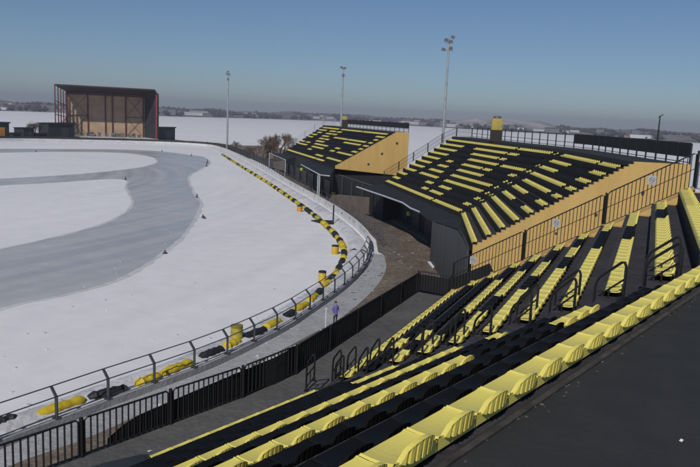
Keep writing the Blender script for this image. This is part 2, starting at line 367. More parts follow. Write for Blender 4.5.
drum(333.5,198.5,1.0,.36,'small yellow bin standing on the ledge by the dark gate wall',name='litter_bin',top=DRUM,cat='bin')
#---------------------------------------------------------------- safety fence (near curve)
def fence_build():
    root=empty('safety_fence',(fence[0][0],fence[0][1],0))
    L=path_len(fence); n=int(L/2.55); P3=[along(fence,i*L/n) for i in range(n+1)]
    k=MB()
    for i in range(len(fence)-1):
        a,b=fence[i],fence[i+1]; k.beam((a[0],a[1],.16),(b[0],b[1],.16),.24,.36)
    local(k,root).build('kerb_wall',CONC,root)
    tops=[]
    for p,a in P3:
        inx,iny=-math.sin(a),math.cos(a)
        q=[(p[0],p[1],.2),(p[0],p[1],1.25),(p[0]+inx*.32,p[1]+iny*.32,1.62)]
        m=MB(); m.beam(q[0],q[1],.10,.10); m.beam(q[1],q[2],.09,.09); m.box((p[0],p[1],.365),(.13,.13,.02),a)
        local(m,root).build('post',GRL,root); tops.append(q)
    r=MB()
    for i in range(len(tops)-1):
        a,b=tops[i],tops[i+1]
        gap=60<proj(*a[0])[0]<100
        for f in ((lambda q:q[1],) if gap else (lambda q:q[2],lambda q:q[1])):
            r.tube([f(a),f(b)],.028,5)
        r.tube([(a[0][0],a[0][1],.48),(b[0][0],b[0][1],.48)],.022,5)
    local(r,root).build('wires',GRL,root)
    tag(root,'grey safety fence of cranked posts and thin rails round the near bend of the track','fence')
fence_build()
# white kickboards
def kick_build():
    root=empty('track_barrier',(kick[0][0],kick[0][1],0)); m=MB(); cap=MB(); mk=MB(); rnd=random.Random(5)
    L=path_len(kick); n=int(L/2.5); P3=[along(kick,i*L/n) for i in range(n+1)]
    for i in range(n):
        a,b=P3[i][0],P3[i+1][0]
        m.beam((a[0],a[1],.5),(b[0],b[1],.5),.07,1.0); cap.beam((a[0],a[1],1.02),(b[0],b[1],1.02),.12,.05)
        ang=math.atan2(b[1]-a[1],b[0]-a[0]); nx,ny=-math.sin(ang),math.cos(ang)
        if i<30 and i%3!=2:
            # worn, unreadable dark lettering strokes
            for q in range(rnd.randint(2,4)):
                t=rnd.uniform(.15,.85); c=(a[0]+(b[0]-a[0])*t+nx*.045,a[1]+(b[1]-a[1])*t+ny*.045,.62+rnd.uniform(-.12,.16))
                e=(math.cos(ang)*rnd.uniform(-.14,.14),math.sin(ang)*0,rnd.uniform(-.13,.13))
                mk.beam((c[0]-math.cos(ang)*e[0],c[1]-math.sin(ang)*e[0],c[2]-e[2]),(c[0]+math.cos(ang)*e[0],c[1]+math.sin(ang)*e[0],c[2]+e[2]),.02,.07)
    local(m,root).build('boards',WHITE,root); local(cap,root).build('cap',WHITE,root); local(mk,root).build('faded_lettering',MARK,root)
    tag(root,'long white board barrier with faded dark marks along the straight','barrier')
kick_build()
# grey lattice fence behind the kickboards
def yard_fence():
    pts=offset_path(kick[4:42],-1.3); root=empty('wire_fence',(pts[0][0],pts[0][1],0)); L=path_len(pts); n=int(L/3.2); r=MB()
    for i in range(n+1):
        p,a=along(pts,i*L/n); m=MB(); m.beam((p[0],p[1],0),(p[0],p[1],1.5),.07); local(m,root).build('post',GRL,root)
        if i<n:
            q,_=along(pts,(i+1)*L/n)
            for z in (.25,.85,1.45): r.tube([(p[0],p[1],z),(q[0],q[1],z)],.02,4)
    local(r,root).build('rails',GRL,root); tag(root,'thin grey post and rail fence behind the white track barrier','fence')
yard_fence()
#---------------------------------------------------------------- stands
def terrace(root,line,zf,name,bottom_z,deck_back,deck_z,floor_pts=None):
    T=MB()
    lines=[line(i) for i in range(NR)]
    m=len(lines[0])
    for i in range(NR):
        z=zf(i); zl=zf(i+1) if i<NR-1 else bottom_z
        nxt=line(-1) if i==0 else lines[i-1]
        for k in range(m-1):
            a,b=lines[i][k],lines[i][k+1]; c,d=nxt[k+1],nxt[k]
            T.quad((*a,zl),(*b,zl),(*b,z),(*a,z),1)
            T.quad((*a,z),(*b,z),(*c,z),(*d,z),0)
    return T
def railing(name,pts,h,step,bar,label,cat='railing',m=None,bottom=.12,post_w=.06,bar_w=.022,mid=False,group=None,banner=None,zoff=0,bars=True,panelgap=.07):
    """pts: 3-D base points, a polyline; parts: posts, one panel per bay"""
    m=m or BRL; root=empty(name,pts[0])
    L=path_len(pts); n=max(1,round(L/step)); Q=[along(pts,i*L/n)[0] for i in range(n+1)]
    for i,q in enumerate(Q):
        b=MB(); b.beam((q[0],q[1],q[2]-.02),(q[0],q[1],q[2]+h+.03),post_w); local(b,root).build('post',m,root)
        if i==n: break
        e=Q[i+1]; l=math.dist(q,e); g=panelgap/l
        A=tuple(x+(y-x)*g for x,y in zip(q,e)); B=tuple(x+(y-x)*(1-g) for x,y in zip(q,e))
        p=MB(); up=lambda v,z:(v[0],v[1],v[2]+z)
        p.tube([up(A,bottom),up(A,h-.06),up(tuple(x+(y-x)*.03 for x,y in zip(A,B)),h),up(tuple(x+(y-x)*.97 for x,y in zip(A,B)),h),up(B,h-.06),up(B,bottom)],.024,6)
        p.beam(up(A,bottom),up(B,bottom),.03)
        if mid: p.beam(up(A,h*.55),up(B,h*.55),.025)
        if bars:
            k=max(1,int(l/bar))
            for j in range(1,k):
                c=tuple(x+(y-x)*j/k for x,y in zip(A,B)); p.beam(up(c,bottom),up(c,h),bar_w)
        local(p,root).build('panel',m,root)
    tag(root,label,cat,group); return root,Q
def step_wall(root,lineidx,line,zf,zbot,deck_pt,deck_z,th,m,name='end_wall',outdir=None,sub=3,zb_front=None):
    """stepped end wall in the vertical plane of the row ends"""
    pts=[]
    for i in range(NR-1,-1,-1):
        p=line(i)[lineidx]; q=(line(i-1))[lineidx]
        z=zf(i); z2=zf(i-1) if i>0 else deck_z
        for s_ in range(sub):
            t0,t1=s_/sub,(s_+1)/sub
            zz=z-(z2-z)*0+(z2-z)*t0
            pts.append((lerp(p,q,t0),zz+.02)); pts.append((lerp(p,q,t1),zz+.02))
    pts.append((line(-1)[lineidx],deck_z+.02)); pts.append((deck_pt,deck_z+.02))
    poly=pts+[(deck_pt,zbot),(pts[0][0],zbot if zb_front is None else zb_front)]
    n=len(poly); b=MB(); o=outdir
    vs=[(p[0]+o[0]*.01,p[1]+o[1]*.01,z) for p,z in poly]+[(p[0]+o[0]*th,p[1]+o[1]*th,z) for p,z in poly]
    bm=[tuple(range(n)),tuple(range(n,2*n))[::-1]]+[(i,(i+1)%n,n+(i+1)%n,n+i) for i in range(n)]
    b.add(vs,bm); return local(b,root).build(name,m,root)
def unit(a,b): L=math.dist(a,b); return ((b[0]-a[0])/L,(b[1]-a[1])/L)
def wall_strip(mb,pts,z0,z1,th,mi=0):
    for i in range(len(pts)-1):
        a,b=pts[i],pts[i+1]; mb.beam((a[0],a[1],(z0+z1)/2),(b[0],b[1],(z0+z1)/2),th,z1-z0,mi)
#===== near stand
WZ=5.42  # walkway level
near=empty('grandstand',(*near_line(10)[1],0))
T=terrace(near,near_line,near_z,'t',WZ,None,None)
local(T,near).build('terrace',[STEP,RIS],near)
# aisle intermediate treads at the bend are part of the terrace; the deck
dk=MB(); e0=near_line(-1+.55)
e0=[loc(YA,2.18-.14,-3.0),isect(YA,2.18,YB,-1.24),loc(YB,-1.24,27.6)]
back=[loc(YA,-9,-9.),(9.2,-1.),(18.6,20.2)]
d=MB(); poly=[loc(YA,1.5,-9.)]+e0+[(18.6,21.6)]+back[1:2]+[(8,-9),(-4,-12)]
d.prism(poly,10.40,10.735); local(d,near).build('deck',DECK,near)
tr=MB()
for k in range(2):
    a,b=e0[k],e0[k+1]; u=unit(a,b); tr.beam((a[0]+u[1]*.06,a[1]-u[0]*.06,10.745),(b[0]+u[1]*.06,b[1]-u[0]*.06,10.745),.05,.012)
local(tr,near).build('deck_edge_trim',mat('trim',(.07,.062,.062),.6,.6,6),near)
# walkway
fl0=[(lambda L:L)(near_line(10)[k]) for k in range(3)]
RA,RB=13.15,8.85
rail_line=[loc(YA,RA,-6.),isect(YA,RA,YB,RB),loc(YB,RB,29.3)]
fl0[0]=loc(YA,11.5,-6.)
fl0x=[loc(YA,11.3,-6.),isect(YA,11.3,YB,7.1),loc(YB,7.1,29.3)]
w=MB(); w.prism(fl0x+[lerp(fl0x[2],rail_line[2],1.06)]+[loc(YB,RB+.14,29.4),isect(YA,RA+.14,YB,RB+.14),loc(YA,RA+.14,-6.)],WZ-.3,WZ); local(w,near).build('walkway',WALK,near)
# front wall under the walkway, end wall, side coping
fw=MB(); wall_strip(fw,[loc(YA,RA,-6.),isect(YA,RA,YB,RB),loc(YB,RB,29.3)],0,WZ-.28,.2); local(fw,near).build('front_wall',BLK,near)
ew0=near_line(10)[2]; dkp=(18.6,21.6)
step_wall(near,2,near_line,near_z,0,loc(YB,-6.5,27.2),10.72,.22,ORANGE,outdir=drn(YB),sub=1)
# sloping coping beside the seats (ochre) with the railing on it
endA=near_line(10)[2]; endB=near_line(-.6)[2]
dB=drn(YB)
cp=MB(); A3=(endA[0]+dB[0]*.12,endA[1]+dB[1]*.12,near_z(10)+.06); B3=(endB[0]+dB[0]*.12,endB[1]+dB[1]*.12,near_z(-.6)+.06)
cp.beam(A3[:2]+(A3[2]-.2,),B3[:2]+(B3[2]-.2,),.12,.10); local(cp,near).build('coping',COPING,near)
bw=MB(); wall_strip(bw,[loc(YB,-6.5,27.2),(9.2,-1.),(8,-9)],0,10.4,.25); local(bw,near).build('back_wall',ORANGE,near)
tag(near,'nearest curved grandstand of yellow and black seats below the dark platform','grandstand')
# railings of the near stand
rp=[(p[0],p[1],WZ) for p in rail_line]
railing('walkway_railing',rp,.86,2.35,.155,'black barred railing along the outer edge of the near grey walkway',bar_w=.03,post_w=.07,bottom=.06)
# black sheeting fixed outside that railing
root=empty('privacy_sheet',rp[1]); L=path_len(rp); 
s0=L; 
pts2=[along(rp,s)[0] for s in [i*L/80 for i in range(81)]]
sb=MB()
for i in range(80):
    a,b=pts2[i],pts2[i+1]
    xa=proj(*a)[0]; 
    ha=.16+.34*min(1,max(0,(i-25)/5.))+.30*min(1,max(0,(i-32)/16.))
    xa2=proj(*b)[0]
    if xa<108: continue
    ha=.12+.32*min(1,max(0,(xa-108)/26))+.36*min(1,max(0,(xa-140)/150)); hb0=.12+.32*min(1,max(0,(xa2-108)/26))+.36*min(1,max(0,(xa2-140)/150))
    hb=hb0; n0=unit(a,b); off=(-n0[1]*.08,n0[0]*.08)
    sb.quad((a[0]+off[0],a[1]+off[1],WZ-.05),(b[0]+off[0],b[1]+off[1],WZ-.05),(b[0]+off[0],b[1]+off[1],WZ+hb),(a[0]+off[0],a[1]+off[1],WZ+ha))
    sb.quad((a[0]+off[0]*1.4,a[1]+off[1]*1.4,WZ-.05),(b[0]+off[0]*1.4,b[1]+off[1]*1.4,WZ-.05),(b[0]+off[0]*1.4,b[1]+off[1]*1.4,WZ+hb),(a[0]+off[0]*1.4,a[1]+off[1]*1.4,WZ+ha))
local(sb,root).build('sheet',BNR,root); tag(root,'black fabric sheet fixed outside the walkway railing','sheet')
# end railing climbing beside the near stand
n_r=5
er,Q=railing('stair_railing',[A3[:2]+(A3[2]-.17,),B3[:2]+(B3[2]-.17,)],1.25,3.1,.155,'dark barred railing climbing the end of the near stand in front of the ochre wall',mid=True,bottom=.07,bar_w=.022)
# cross railing at the end of the walkway
we=loc(YB,RB,29.3); wi=(A3[0],A3[1],WZ)
railing('end_railing',[(we[0],we[1],WZ),(A3[0]-.05,A3[1]+.1,WZ)],.95,2.2,.14,'short black railing across the far end of the near walkway',bar_w=.022)
eb=empty('end_sheet',(we[0],we[1],WZ)); m_=MB(); m_.beam((we[0]+dB[0]*.1,we[1]+dB[1]*.1,WZ+.4),(wi[0]+dB[0]*.1,wi[1]+dB[1]*.1,WZ+.4),.03,.8); 
p1=lerp(A3,B3,.19); m_.beam((A3[0]+dB[0]*.14,A3[1]+dB[1]*.14,A3[2]+.12),(p1[0]+dB[0]*.14,p1[1]+dB[1]*.14,p1[2]+.06),.03,.5)
local(m_,eb).build('sheet',BNR,eb); tag(eb,'black sheet low across the far end of the near walkway','sheet')
# deck side railing at the top right
railing('deck_railing',[(endB[0]+dB[0]*.3,endB[1]+dB[1]*.3,10.735),(14.5,23.9,10.735),(18.4,21.6,10.735)],1.1,1.9,.2,'blue grey barred railing at the top end of the near platform',m=mat('bluegrey_rail',(.10,.13,.17),.5),mid=True)
# signs on the stair railing
def sign(t,label):
    p=tuple(x+(y-x)*t for x,y in zip(A3,B3)); a=math.atan2(B3[1]-A3[1],B3[0]-A3[0])
    root=empty('notice_plate',(p[0]-dB[0]*.05,p[1]-dB[1]*.05,p[2]+.80),a)
    m=MB(); m.box((0,-.01,0),(.14,.008,.16)); m.build('plate',mat('sign_white',(.42,.42,.42),.6),root)
    r=MB(); pts=[(.085*math.cos(q),-.022,.02+.085*math.sin(q)) for q in [2*math.pi*k/20 for k in range(21)]]; r.tube(pts,.012,4); r.beam((-.06,-.022,.08),(.06,-.022,-.04),.012,.02); r.beam((-.06,-.02,.02),(.06,-.02,.02),.01,.03)
    r.build('prohibition_ring',mat('sign_grey',(.25,.25,.27),.6),root)
    b=MB(); b.box((0,-.019,-.12),(.09,.002,.010)); b.build('caption_bar',mat('sign_grey',(.3,.3,.3)),root)
    tag(root,label,'sign')
sign(.10,'white notice plate with a barred ring on the lowest bay of the ochre stair railing')
sign(.47,'white notice plate with a barred ring halfway up the stair railing')
sign(.84,'white notice plate with a barred ring near the top of the stair railing')
#---------------------------------------------------------------- aisle handrails at the bend
def corner(i,z=0): c=near_line(i)[1]; return c
hr=[]
def handrail(i,side):
    wl=.36+.30*max(0,min(1,(8-i)/7.)); a=corner(i+.05); b=corner(i+.05-wl)
    u=drn(YB); s_=.85 if side else .0
    a=(a[0]+u[0]*(.55+s_),a[1]+u[1]*(.55+s_)); b=(b[0]+u[0]*(.55+s_),b[1]+u[1]*(.55+s_))
    za=near_z(i+1) if i<10 else WZ; zb=near_z(i)
    root=empty('aisle_handrail',(a[0],a[1],za)); m=MB(); 
    P0=(0,0,0); dx,dy,dz=b[0]-a[0],b[1]-a[1],zb-za
    h=.76
    g=lambda t,z:(dx*t,dy*t,dz*t+z)
    m.tube([(0,0,0),(0,0,h-.12),g(.06,h-.02),g(.16,h+.02),g(.84,h+.02),g(.94,h-.02),g(1,h-.12),(dx,dy,dz)],.026,8); m.build('frame',BRL,root,smooth=True)
    k=MB(); k.tube([g(0,h*.55),g(1,h*.55)],.018,6); k.tube([g(.5,h*.55),g(.5,.1)],.016,6); k.tube([g(0,.1),g(1,.1)],.016,6); k.build('cross_bar',BRL,root)
    
    for q in ((0,0,.01),(dx,dy,dz+.01)):
        f=MB(); f.box(q,(.06,.06,.01)); f.build('foot_plate',BRL,root)
    ws=['by the platform edge','one row below the platform','two rows below the platform','three rows below the platform','four rows below the platform','halfway up the aisle','four rows above the walkway','three rows above the walkway','two rows above the walkway','one row above the walkway','at the foot by the walkway'][i]
    tag(root,'black looped handrail %s, %s side of the aisle'%(ws,'far' if side else 'near'),'handrail','looped handrails up the bend aisle')
def copy_rail(loc_):
    src=[o for o in COL.objects if o.name.startswith('aisle_handrail') and o.parent is None][-1]
    c=src.copy(); COL.objects.link(c); c.location=loc_
    for ch in [o for o in COL.objects if o.parent==src]:
        d=ch.copy(); COL.objects.link(d); d.parent=c
    return c
for i in range(0,11): handrail(i,False)
for i in (1,3,4,6,7,9,10): handrail(i,True)
for (px,py,lab) in ((306,391,'lone black looped handrail on the walkway, nearest the outer railing'),(332,386,'black looped handrail at the walkway edge beside the lowest yellow row')):
    x,y=at(px,py,WZ); o=copy_rail((x,y,WZ)); tag(o,lab,'handrail','looped handrails up the bend aisle')
#---------------------------------------------------------------- seats
def seat_geo(full=True):
    pan=MB(); nx,ny=(6,6) if full else (2,3); w=.245 if full else .226
    prof=[(0.0,.0),(.008,.08),(.03,.106),(.11,.101),(.21,.104),(.27,.118)] if full else [(0,.0),(.03,.106),(.27,.113)]
    nx=len(range(7)) if full else 2
    xs=[-w,-w+.015,-w+.04,0,w-.04,w-.015,w] if full else [-w,w]
    vs=[]
    for (y,z) in prof:
        for x in xs:
            ridge=.010 if (full and abs(abs(x)-(w-.015))<.001 and z>.05) else 0
            if full and abs(x)==w and z>.05: ridge=-.002
            vs.append((x,y,z+ridge))
    n=len(xs); fs=[(i*n+j,i*n+j+1,(i+1)*n+j+1,(i+1)*n+j) for i in range(len(prof)-1) for j in range(n-1)]
    pan.add(vs,fs)
    # rear and side skirts
    yb,zb=prof[-1]; pan.quad((-w,yb,zb-.002 if full else zb),(w,yb,zb-.002 if full else zb),(w,yb,zb-.085),(-w,yb,zb-.085))
    back=MB(); K=12 if full else 4; hw=.175
    def pt(x,t,off): # t 0..1 height fraction
        c=math.sqrt(max(0,1-(x/hw)**2)); hh=.012+.118*c**.75
        y=.225+.05*c+off+.02*t
        return (x,y,.098+hh*t)
    for off,flip in ((0,False),(.028,True)):
        for k in range(K):
            x0=-hw+2*hw*k/K; x1=-hw+2*hw*(k+1)/K
            rib=.016 if (full and flip and k%2==1) else 0
            a,b,c,d_=pt(x0,0,off+rib),pt(x1,0,off+rib),pt(x1,1,off+rib*.5),pt(x0,1,off+rib*.5)
            back.quad(a,b,c,d_)
            if rib: back.quad(pt(x0,0,off),a,d_,pt(x0,1,off)); back.quad(b,pt(x1,0,off),pt(x1,1,off),c)
    for k in range(K):
        x0=-hw+2*hw*k/K; x1=-hw+2*hw*(k+1)/K
        back.quad(pt(x0,1,0),pt(x1,1,0),pt(x1,1,.036),pt(x0,1,.036))
    return pan,back
def seat_proto(m,name):
    pan,back=seat_geo(True); root=empty('stadium_seat'); a=pan.build('seat_pan',m,root,smooth=True); b=back.build('backrest',m,root); KIDS[root.name]=[a,b]; return root
def near_yellow(i,seg,s,rem,sx):
    if seg==0:
        a=s-3.0
        return i in (0,5,10) or (i==3 and a<9.2) or (i==2 and a>10.2) or (i==4 and a>11.5) or (i in(7,) and a>11.2)
    e=rem
    iv={0:[(0,99)],1:[(0,3.2),(5.6,99)],2:[(0,4.2),(7.4,99)],3:[(0,2.5),(6.2,99)],4:[(0,1.5),(3.5,5.6),(7.6,99)],5:[(0,2.),(4.2,6.6),(8.6,99)],6:[(0,2.),(4.,8.),(10.,99)],7:[(0,1.5),(3.6,9.),(11.2,99)],8:[(0,1.3),(9.6,10.4),(11.5,99)],9:[(0,1.),(9.,10.2),(12.4,99)],10:[(0,99)]}[i]
    return any(a<=e<b for a,b in iv)
allseats=[]   # (x,y,z,rot,yellow,stand,row,seg)
PITCH_S=.5
for i in range(NR):
    ln=near_line(i); L2=math.dist(ln[1],ln[2])
    for (k,s,x,y,a) in seats(ln,PITCH_S,(1.0 if i else .12),.2,.05):
        bk=.0 if i==0 else .12; x+=math.sin(a)*bk; y-=math.cos(a)*bk
        allseats.append((x,y,near_z(i),a,near_yellow(i,k,s,L2-s,0),'near',i,k,s))
for st,line,zf,pat in (('middle',mid_line,mid_z,PAT_MID),('far',far_line,far_z,PAT_FAR)):
    for i in range(NR):
        for j,(k,s,x,y,a) in enumerate(seats(line(i),.5,.8)):
            yl=any(p<=j<=q for p,q in pat[i])
            allseats.append((x,y,zf(i),a,yl,st,i,k,s))
def visible_rank(q):
    p=proj(q[0],q[1],q[2]+.1)
    inn=-15<p[0]<715 and -15<p[1]<482
    return math.dist(q[:3],(0,0,H)) if inn else 1e6
cand=sorted(allseats,key=visible_rank); ind=[q for q in cand[:300]]; rest=cand[300:]
protoY=seat_proto(YEL,'y'); protoB=seat_proto(BPL,'b'); usedY=usedB=False
rowname=['in the top row against the dark platform','in the second row below the platform','in the third row below the platform','in the fourth row below the platform','in the fifth row below the platform','in the middle row of the near stand','in the fifth row above the walkway','in the fourth row above the walkway','in the third row above the walkway','in the second row above the walkway','in the lowest row beside the walkway']
for q in ind:
    if q[4]:
        o=protoY if not usedY else copy_tree(protoY); usedY=True
    else:
        o=protoB if not usedB else copy_tree(protoB); usedB=True
    o.location=(q[0],q[1],q[2]+.002); o.rotation_euler[2]=q[3]+math.pi
    c='yellow' if q[4] else 'black'; side='before the handrails' if q[7]==0 else 'beyond the handrails'
    lab='%s plastic seat %s, %s'%(c,rowname[q[6]],side)
    tag(o,lab,'seat',lab.replace('plastic seat','seats'))
for flag,m,lab in ((True,YEL,'yellow'),(False,BPL,'black')):
    M_=MB(); pan,back=seat_geo(False)
    for q in rest:
        if q[4]!=flag: continue
        if math.dist(q[:2],(0,0))<4 and visible_rank(q)>1e5: pass
        a=q[3]+math.pi; ca,sa=math.cos(a),math.sin(a)
        for g_ in (pan,back):
            M_.add([(q[0]+x*ca-y*sa,q[1]+x*sa+y*ca,q[2]+z+.002) for x,y,z in g_.v],g_.f)
    o=M_.build('stadium_seats',m); tag(o,'%s plastic seats filling the farther rows of the three stands'%lab,'seats',kind='stuff')
#===== middle stand
def roof_top(a,b): pass
mid=empty('grandstand',(*MIDF[1],0))
MZB=4.6
T=terrace(mid,mid_line,mid_z,'t',MZB,None,None); local(T,mid).build('terrace',[STEP,RIS],mid)
l1=mid_line(-1); MB_BACK=[(20.6,44.4),(21.4,65.6),(15.6,96.6)]
d=MB(); 
for k in range(2): d.prism([l1[k],l1[k+1],MB_BACK[k+1],MB_BACK[k]],10.5,10.84)
local(d,mid).build('deck',DECK,mid)
out=unit(MIDF[1],MIDF[0]); out=(out[0],out[1])
step_wall(mid,0,mid_line,mid_z,0,MB_BACK[0],10.83,.25,ORANGE,outdir=out,sub=3)
o2=unit(MIDF[1],MIDF[2]); step_wall(mid,2,mid_line,mid_z,0,MB_BACK[2],10.83,.2,BLK,outdir=o2,sub=1)
bwm=MB(); wall_strip(bwm,MB_BACK,0,10.45,.2); local(bwm,mid).build('back_wall',BLK,mid)
def outp(p,yaw,d_): n=nrm(yaw); return (p[0]+n[0]*d_,p[1]+n[1]*d_)
C0,C1,C2=MIDF
# front: black apron sloping from the first row down to the gutter, wall set back underneath
EP=[(*at(357,187,4.),4.),(*at(385,196.5,4.),4.),(*at(403,203,4.),4.),(*at(411,208.5,4.),4.),(*at(419.5,212,4.),4.),(7.4,64.8,3.85),(7.7,58.6,4.45),(8.15,54.,4.8),(7.95,50.,4.85),(7.55,45.4,4.85)]
RP=[C2,lerp(C2,C1,.22),lerp(C2,C1,.5),lerp(C2,C1,.62),lerp(C2,C1,.74),C1,lerp(C1,C0,.2),lerp(C1,C0,.5),lerp(C1,C0,.74),C0]
apr=MB()
for k in range(9):
    e,f=EP[k],EP[k+1]; a,b=RP[k],RP[k+1]
    apr.quad((*a,4.62),(*b,4.62),f,e); apr.quad((*a,4.48),(*b,4.48),(f[0],f[1],f[2]-.14),(e[0],e[1],e[2]-.14)); apr.quad(e,f,(f[0],f[1],f[2]-.14),(e[0],e[1],e[2]-.14))
e,a=EP[0],RP[0]; apr.quad(e,(*a,4.62),(*a,4.48),(e[0],e[1],e[2]-.14))
CAN=local(apr,mid).build('canopy',BLK,mid)
pz=MB(); pz.tube([(p[0]-.03,p[1],p[2]+.02) for p in EP[:5]],.09,8); local(pz,mid).build('gutter',LGT,CAN,smooth=True)
WL=[(C2[0]+2.2,C2[1]+.6),(lerp(C2,C1,.5)[0]+2.6,lerp(C2,C1,.5)[1]+.5),(11.4,67.),(12.2,60.)]
fw=MB(); wall_strip(fw,WL,0,4.7,.15); local(fw,mid).build('front_wall',BLK,mid)
for k in range(5,9):
    a,b=EP[k],EP[k+1]; n_=2 if k==5 else 1
    for q in range(n_):
        a3=lerp(a,b,q/n_); b3=lerp(a,b,(q+1)/n_); u=unit(a3[:2],b3[:2]); a2=(a3[0]+u[0]*.05,a3[1]+u[1]*.05); b2=(b3[0]-u[0]*.05,b3[1]-u[1]*.05); nn=(-u[1]*.12,u[0]*.12)
        p_=MB(); p_.prism([a2,b2,(b2[0]+nn[0],b2[1]+nn[1]),(a2[0]+nn[0],a2[1]+nn[1])],0,[a3[2]-.02,b3[2]-.02,b3[2]-.02,a3[2]-.02]); local(p_,mid).build('cladding_panel',PANEL,mid)
gr_=MB(); 
for k in range(5,9):
    a,b=EP[k],EP[k+1]; gr_.quad((a[0]+.2,a[1],0),(b[0]+.2,b[1],0),(b[0]+.2,b[1],b[2]-.1),(a[0]+.2,a[1],a[2]-.1))
gr_.quad((EP[5][0]+.05,EP[5][1]+.02,0),(12.2,60.1,0),(12.2,60.1,4.4),(EP[5][0]+.05,EP[5][1]+.02,3.7))
local(gr_,mid).build('cladding_backing',BLK,mid)
def canopy(parent,P,inner,zc,zi,post=None):
    c=MB()
    for k in range(len(P)-1):
        c.add([(*P[k],zc),(*P[k+1],zc),(*inner[k+1],zi),(*inner[k],zi),(*P[k],zc-.12),(*P[k+1],zc-.12),(*inner[k+1],zi-.12),(*inner[k],zi-.12)],[(0,1,2,3),(7,6,5,4),(0,4,5,1),(1,5,6,2),(2,6,7,3),(3,7,4,0)])
    cc=local(c,parent).build('canopy',BLK,parent)
    pz=MB(); pz.tube([(*p,zc) for p in P],.075,8); local(pz,parent).build('gutter',LGT,cc,smooth=True)
    for q in post or []:
        b=MB(); b.tube([(*q,0),(*q,zc)],.08,8); local(b,parent).build('post',LGT,cc,smooth=True)
def doors(parent,a,b,n,z,yaw,m):
    for i in range(n):
        t0=(i+.2)/n; t1=(i+.8)/n; p=lerp(a,b,t0); q=lerp(a,b,t1); nn=nrm(yaw)
        d_=MB(); d_.beam((p[0]+nn[0]*.12,p[1]+nn[1]*.12,z/2),(q[0]+nn[0]*.12,q[1]+nn[1]*.12,z/2),.06,z); dd=local(d_,parent).build('door',m,parent)
        h_=MB(); c_=lerp(p,q,.85); h_.beam((c_[0]+nn[0]*.2,c_[1]+nn[1]*.2,1.0),(c_[0]+nn[0]*.2,c_[1]+nn[1]*.2,1.25),.04); local(h_,parent).build('handle',GALV,dd)
doors(mid,WL[0],WL[2],5,2.3,-11,mat('dark_door',(.04,.035,.035),.5,.3,2))
lt=MB(); base_l=lerp(WL[0],WL[1],.95); u=unit(WL[0],WL[1]); nn=nrm(-11)
for k,(w_,g_) in enumerate(((.28,0),(.16,.42),(.34,.7),(.2,1.15),(.1,1.45),(.26,1.65))):
    c0=(base_l[0]+nn[0]*.12+u[0]*g_,base_l[1]+nn[1]*.12+u[1]*g_); lt.beam((c0[0],c0[1],2.75),(c0[0]+u[0]*w_,c0[1]+u[1]*w_,2.75),.03,.2)
local(lt,mid).build('worn_lettering',WHITE,mid)
tag(mid,'bent middle grandstand of yellow and black seats with ochre stepped end wall','grandstand')
#===== far stand
far=empty('grandstand',(*FARF[0],0))
T=terrace(far,far_line,far_z,'t',4.6,None,None); local(T,far).build('terrace',[STEP,RIS],far)
l1f=far_line(-1); FB=[(8.6,115.9),(-4.4,158.)]
d=MB(); d.prism([l1f[0],l1f[1],FB[1],FB[0]],10.4,10.72); local(d,far).build('deck',DECK,far)
of=unit(FARF[1],FARF[0]); step_wall(far,0,far_line,far_z,3.75,FB[0],10.71,.25,ORANGE,outdir=of,sub=3,zb_front=4.7)
bs=MB(); a=FARF[0]; wall_strip(bs,[(a[0]+of[0]*.1,a[1]+of[1]*.1),(FB[0][0]+of[0]*.1,FB[0][1]+of[1]*.1)],0,3.74,.2); local(bs,far).build('base_wall',BLK,far)
o3=unit(FARF[0],FARF[1]); step_wall(far,1,far_line,far_z,0,FB[1],10.71,.2,BLK,outdir=o3,sub=1)
fw=MB(); wall_strip(fw,[outp(FARF[0],-15,.15),outp(FARF[1],-15,.15)],0,4.75,.2); local(fw,far).build('front_wall',BLK,far)
bwf=MB(); wall_strip(bwf,FB,0,10.4,.2); local(bwf,far).build('back_wall',BLK,far)
zc=4.25
cpf=[at(301,164.5,zc),at(320.5,175,zc),at(330,176,zc)]
inn=[outp(lerp(FARF[0],FARF[1],.42),-15,.2),outp(lerp(FARF[0],FARF[1],.05),-15,.2),outp(FARF[0],-15,.2)]
pp=at(319,204.5); pp2=at(321.5,205)
canopy(far,cpf,inn,zc,4.6,post=[lerp(cpf[0],cpf[1],.97),lerp(cpf[0],cpf[1],.9)])
zc=3.9
cpg=[at(269.5,153,zc),at(285.5,160,zc)]; inn=[outp(lerp(FARF[0],FARF[1],.99),-15,.2),outp(lerp(FARF[0],FARF[1],.72),-15,.2)]
canopy(far,cpg,inn,zc,4.4,post=[cpg[1],cpg[0]])
doors(far,outp(FARF[1],-15,.25),outp(FARF[0],-15,.25),7,2.6,-15,MATS['dark_door'])
tag(far,'farthest straight grandstand of yellow and black seats with a smooth ochre end wall','grandstand')
def wall_hole(parent,p0,nv,px,py,th,r=.11):
    a=(px-350)/F_PX; b_=(233.5-py)/F_PX; dd=[a*RT[i]+b_*UP[i]+FWD[i] for i in range(3)]
    q0=(p0[0]+nv[0]*(th+.015),p0[1]+nv[1]*(th+.015)); t=(q0[0]*nv[0]+q0[1]*nv[1])/(dd[0]*nv[0]+dd[1]*nv[1]); c=(dd[0]*t,dd[1]*t,H+dd[2]*t)
    m=MB(); m.tube([(c[0]-nv[0]*.02,c[1]-nv[1]*.02,c[2]),(c[0]+nv[0]*.02,c[1]+nv[1]*.02,c[2])],r,8); local(m,parent).build('vent_hole',MARK,parent)
for q in ((397,143.2),(382,153.8),(368.5,164.3)): wall_hole(far,FARF[0],of,q[0],q[1],.25,.2)
for q in ((643,192.5),(596,214.5),(556,233.5)): wall_hole(mid,mid_line(5)[0],out,q[0],q[1],.25,.1)
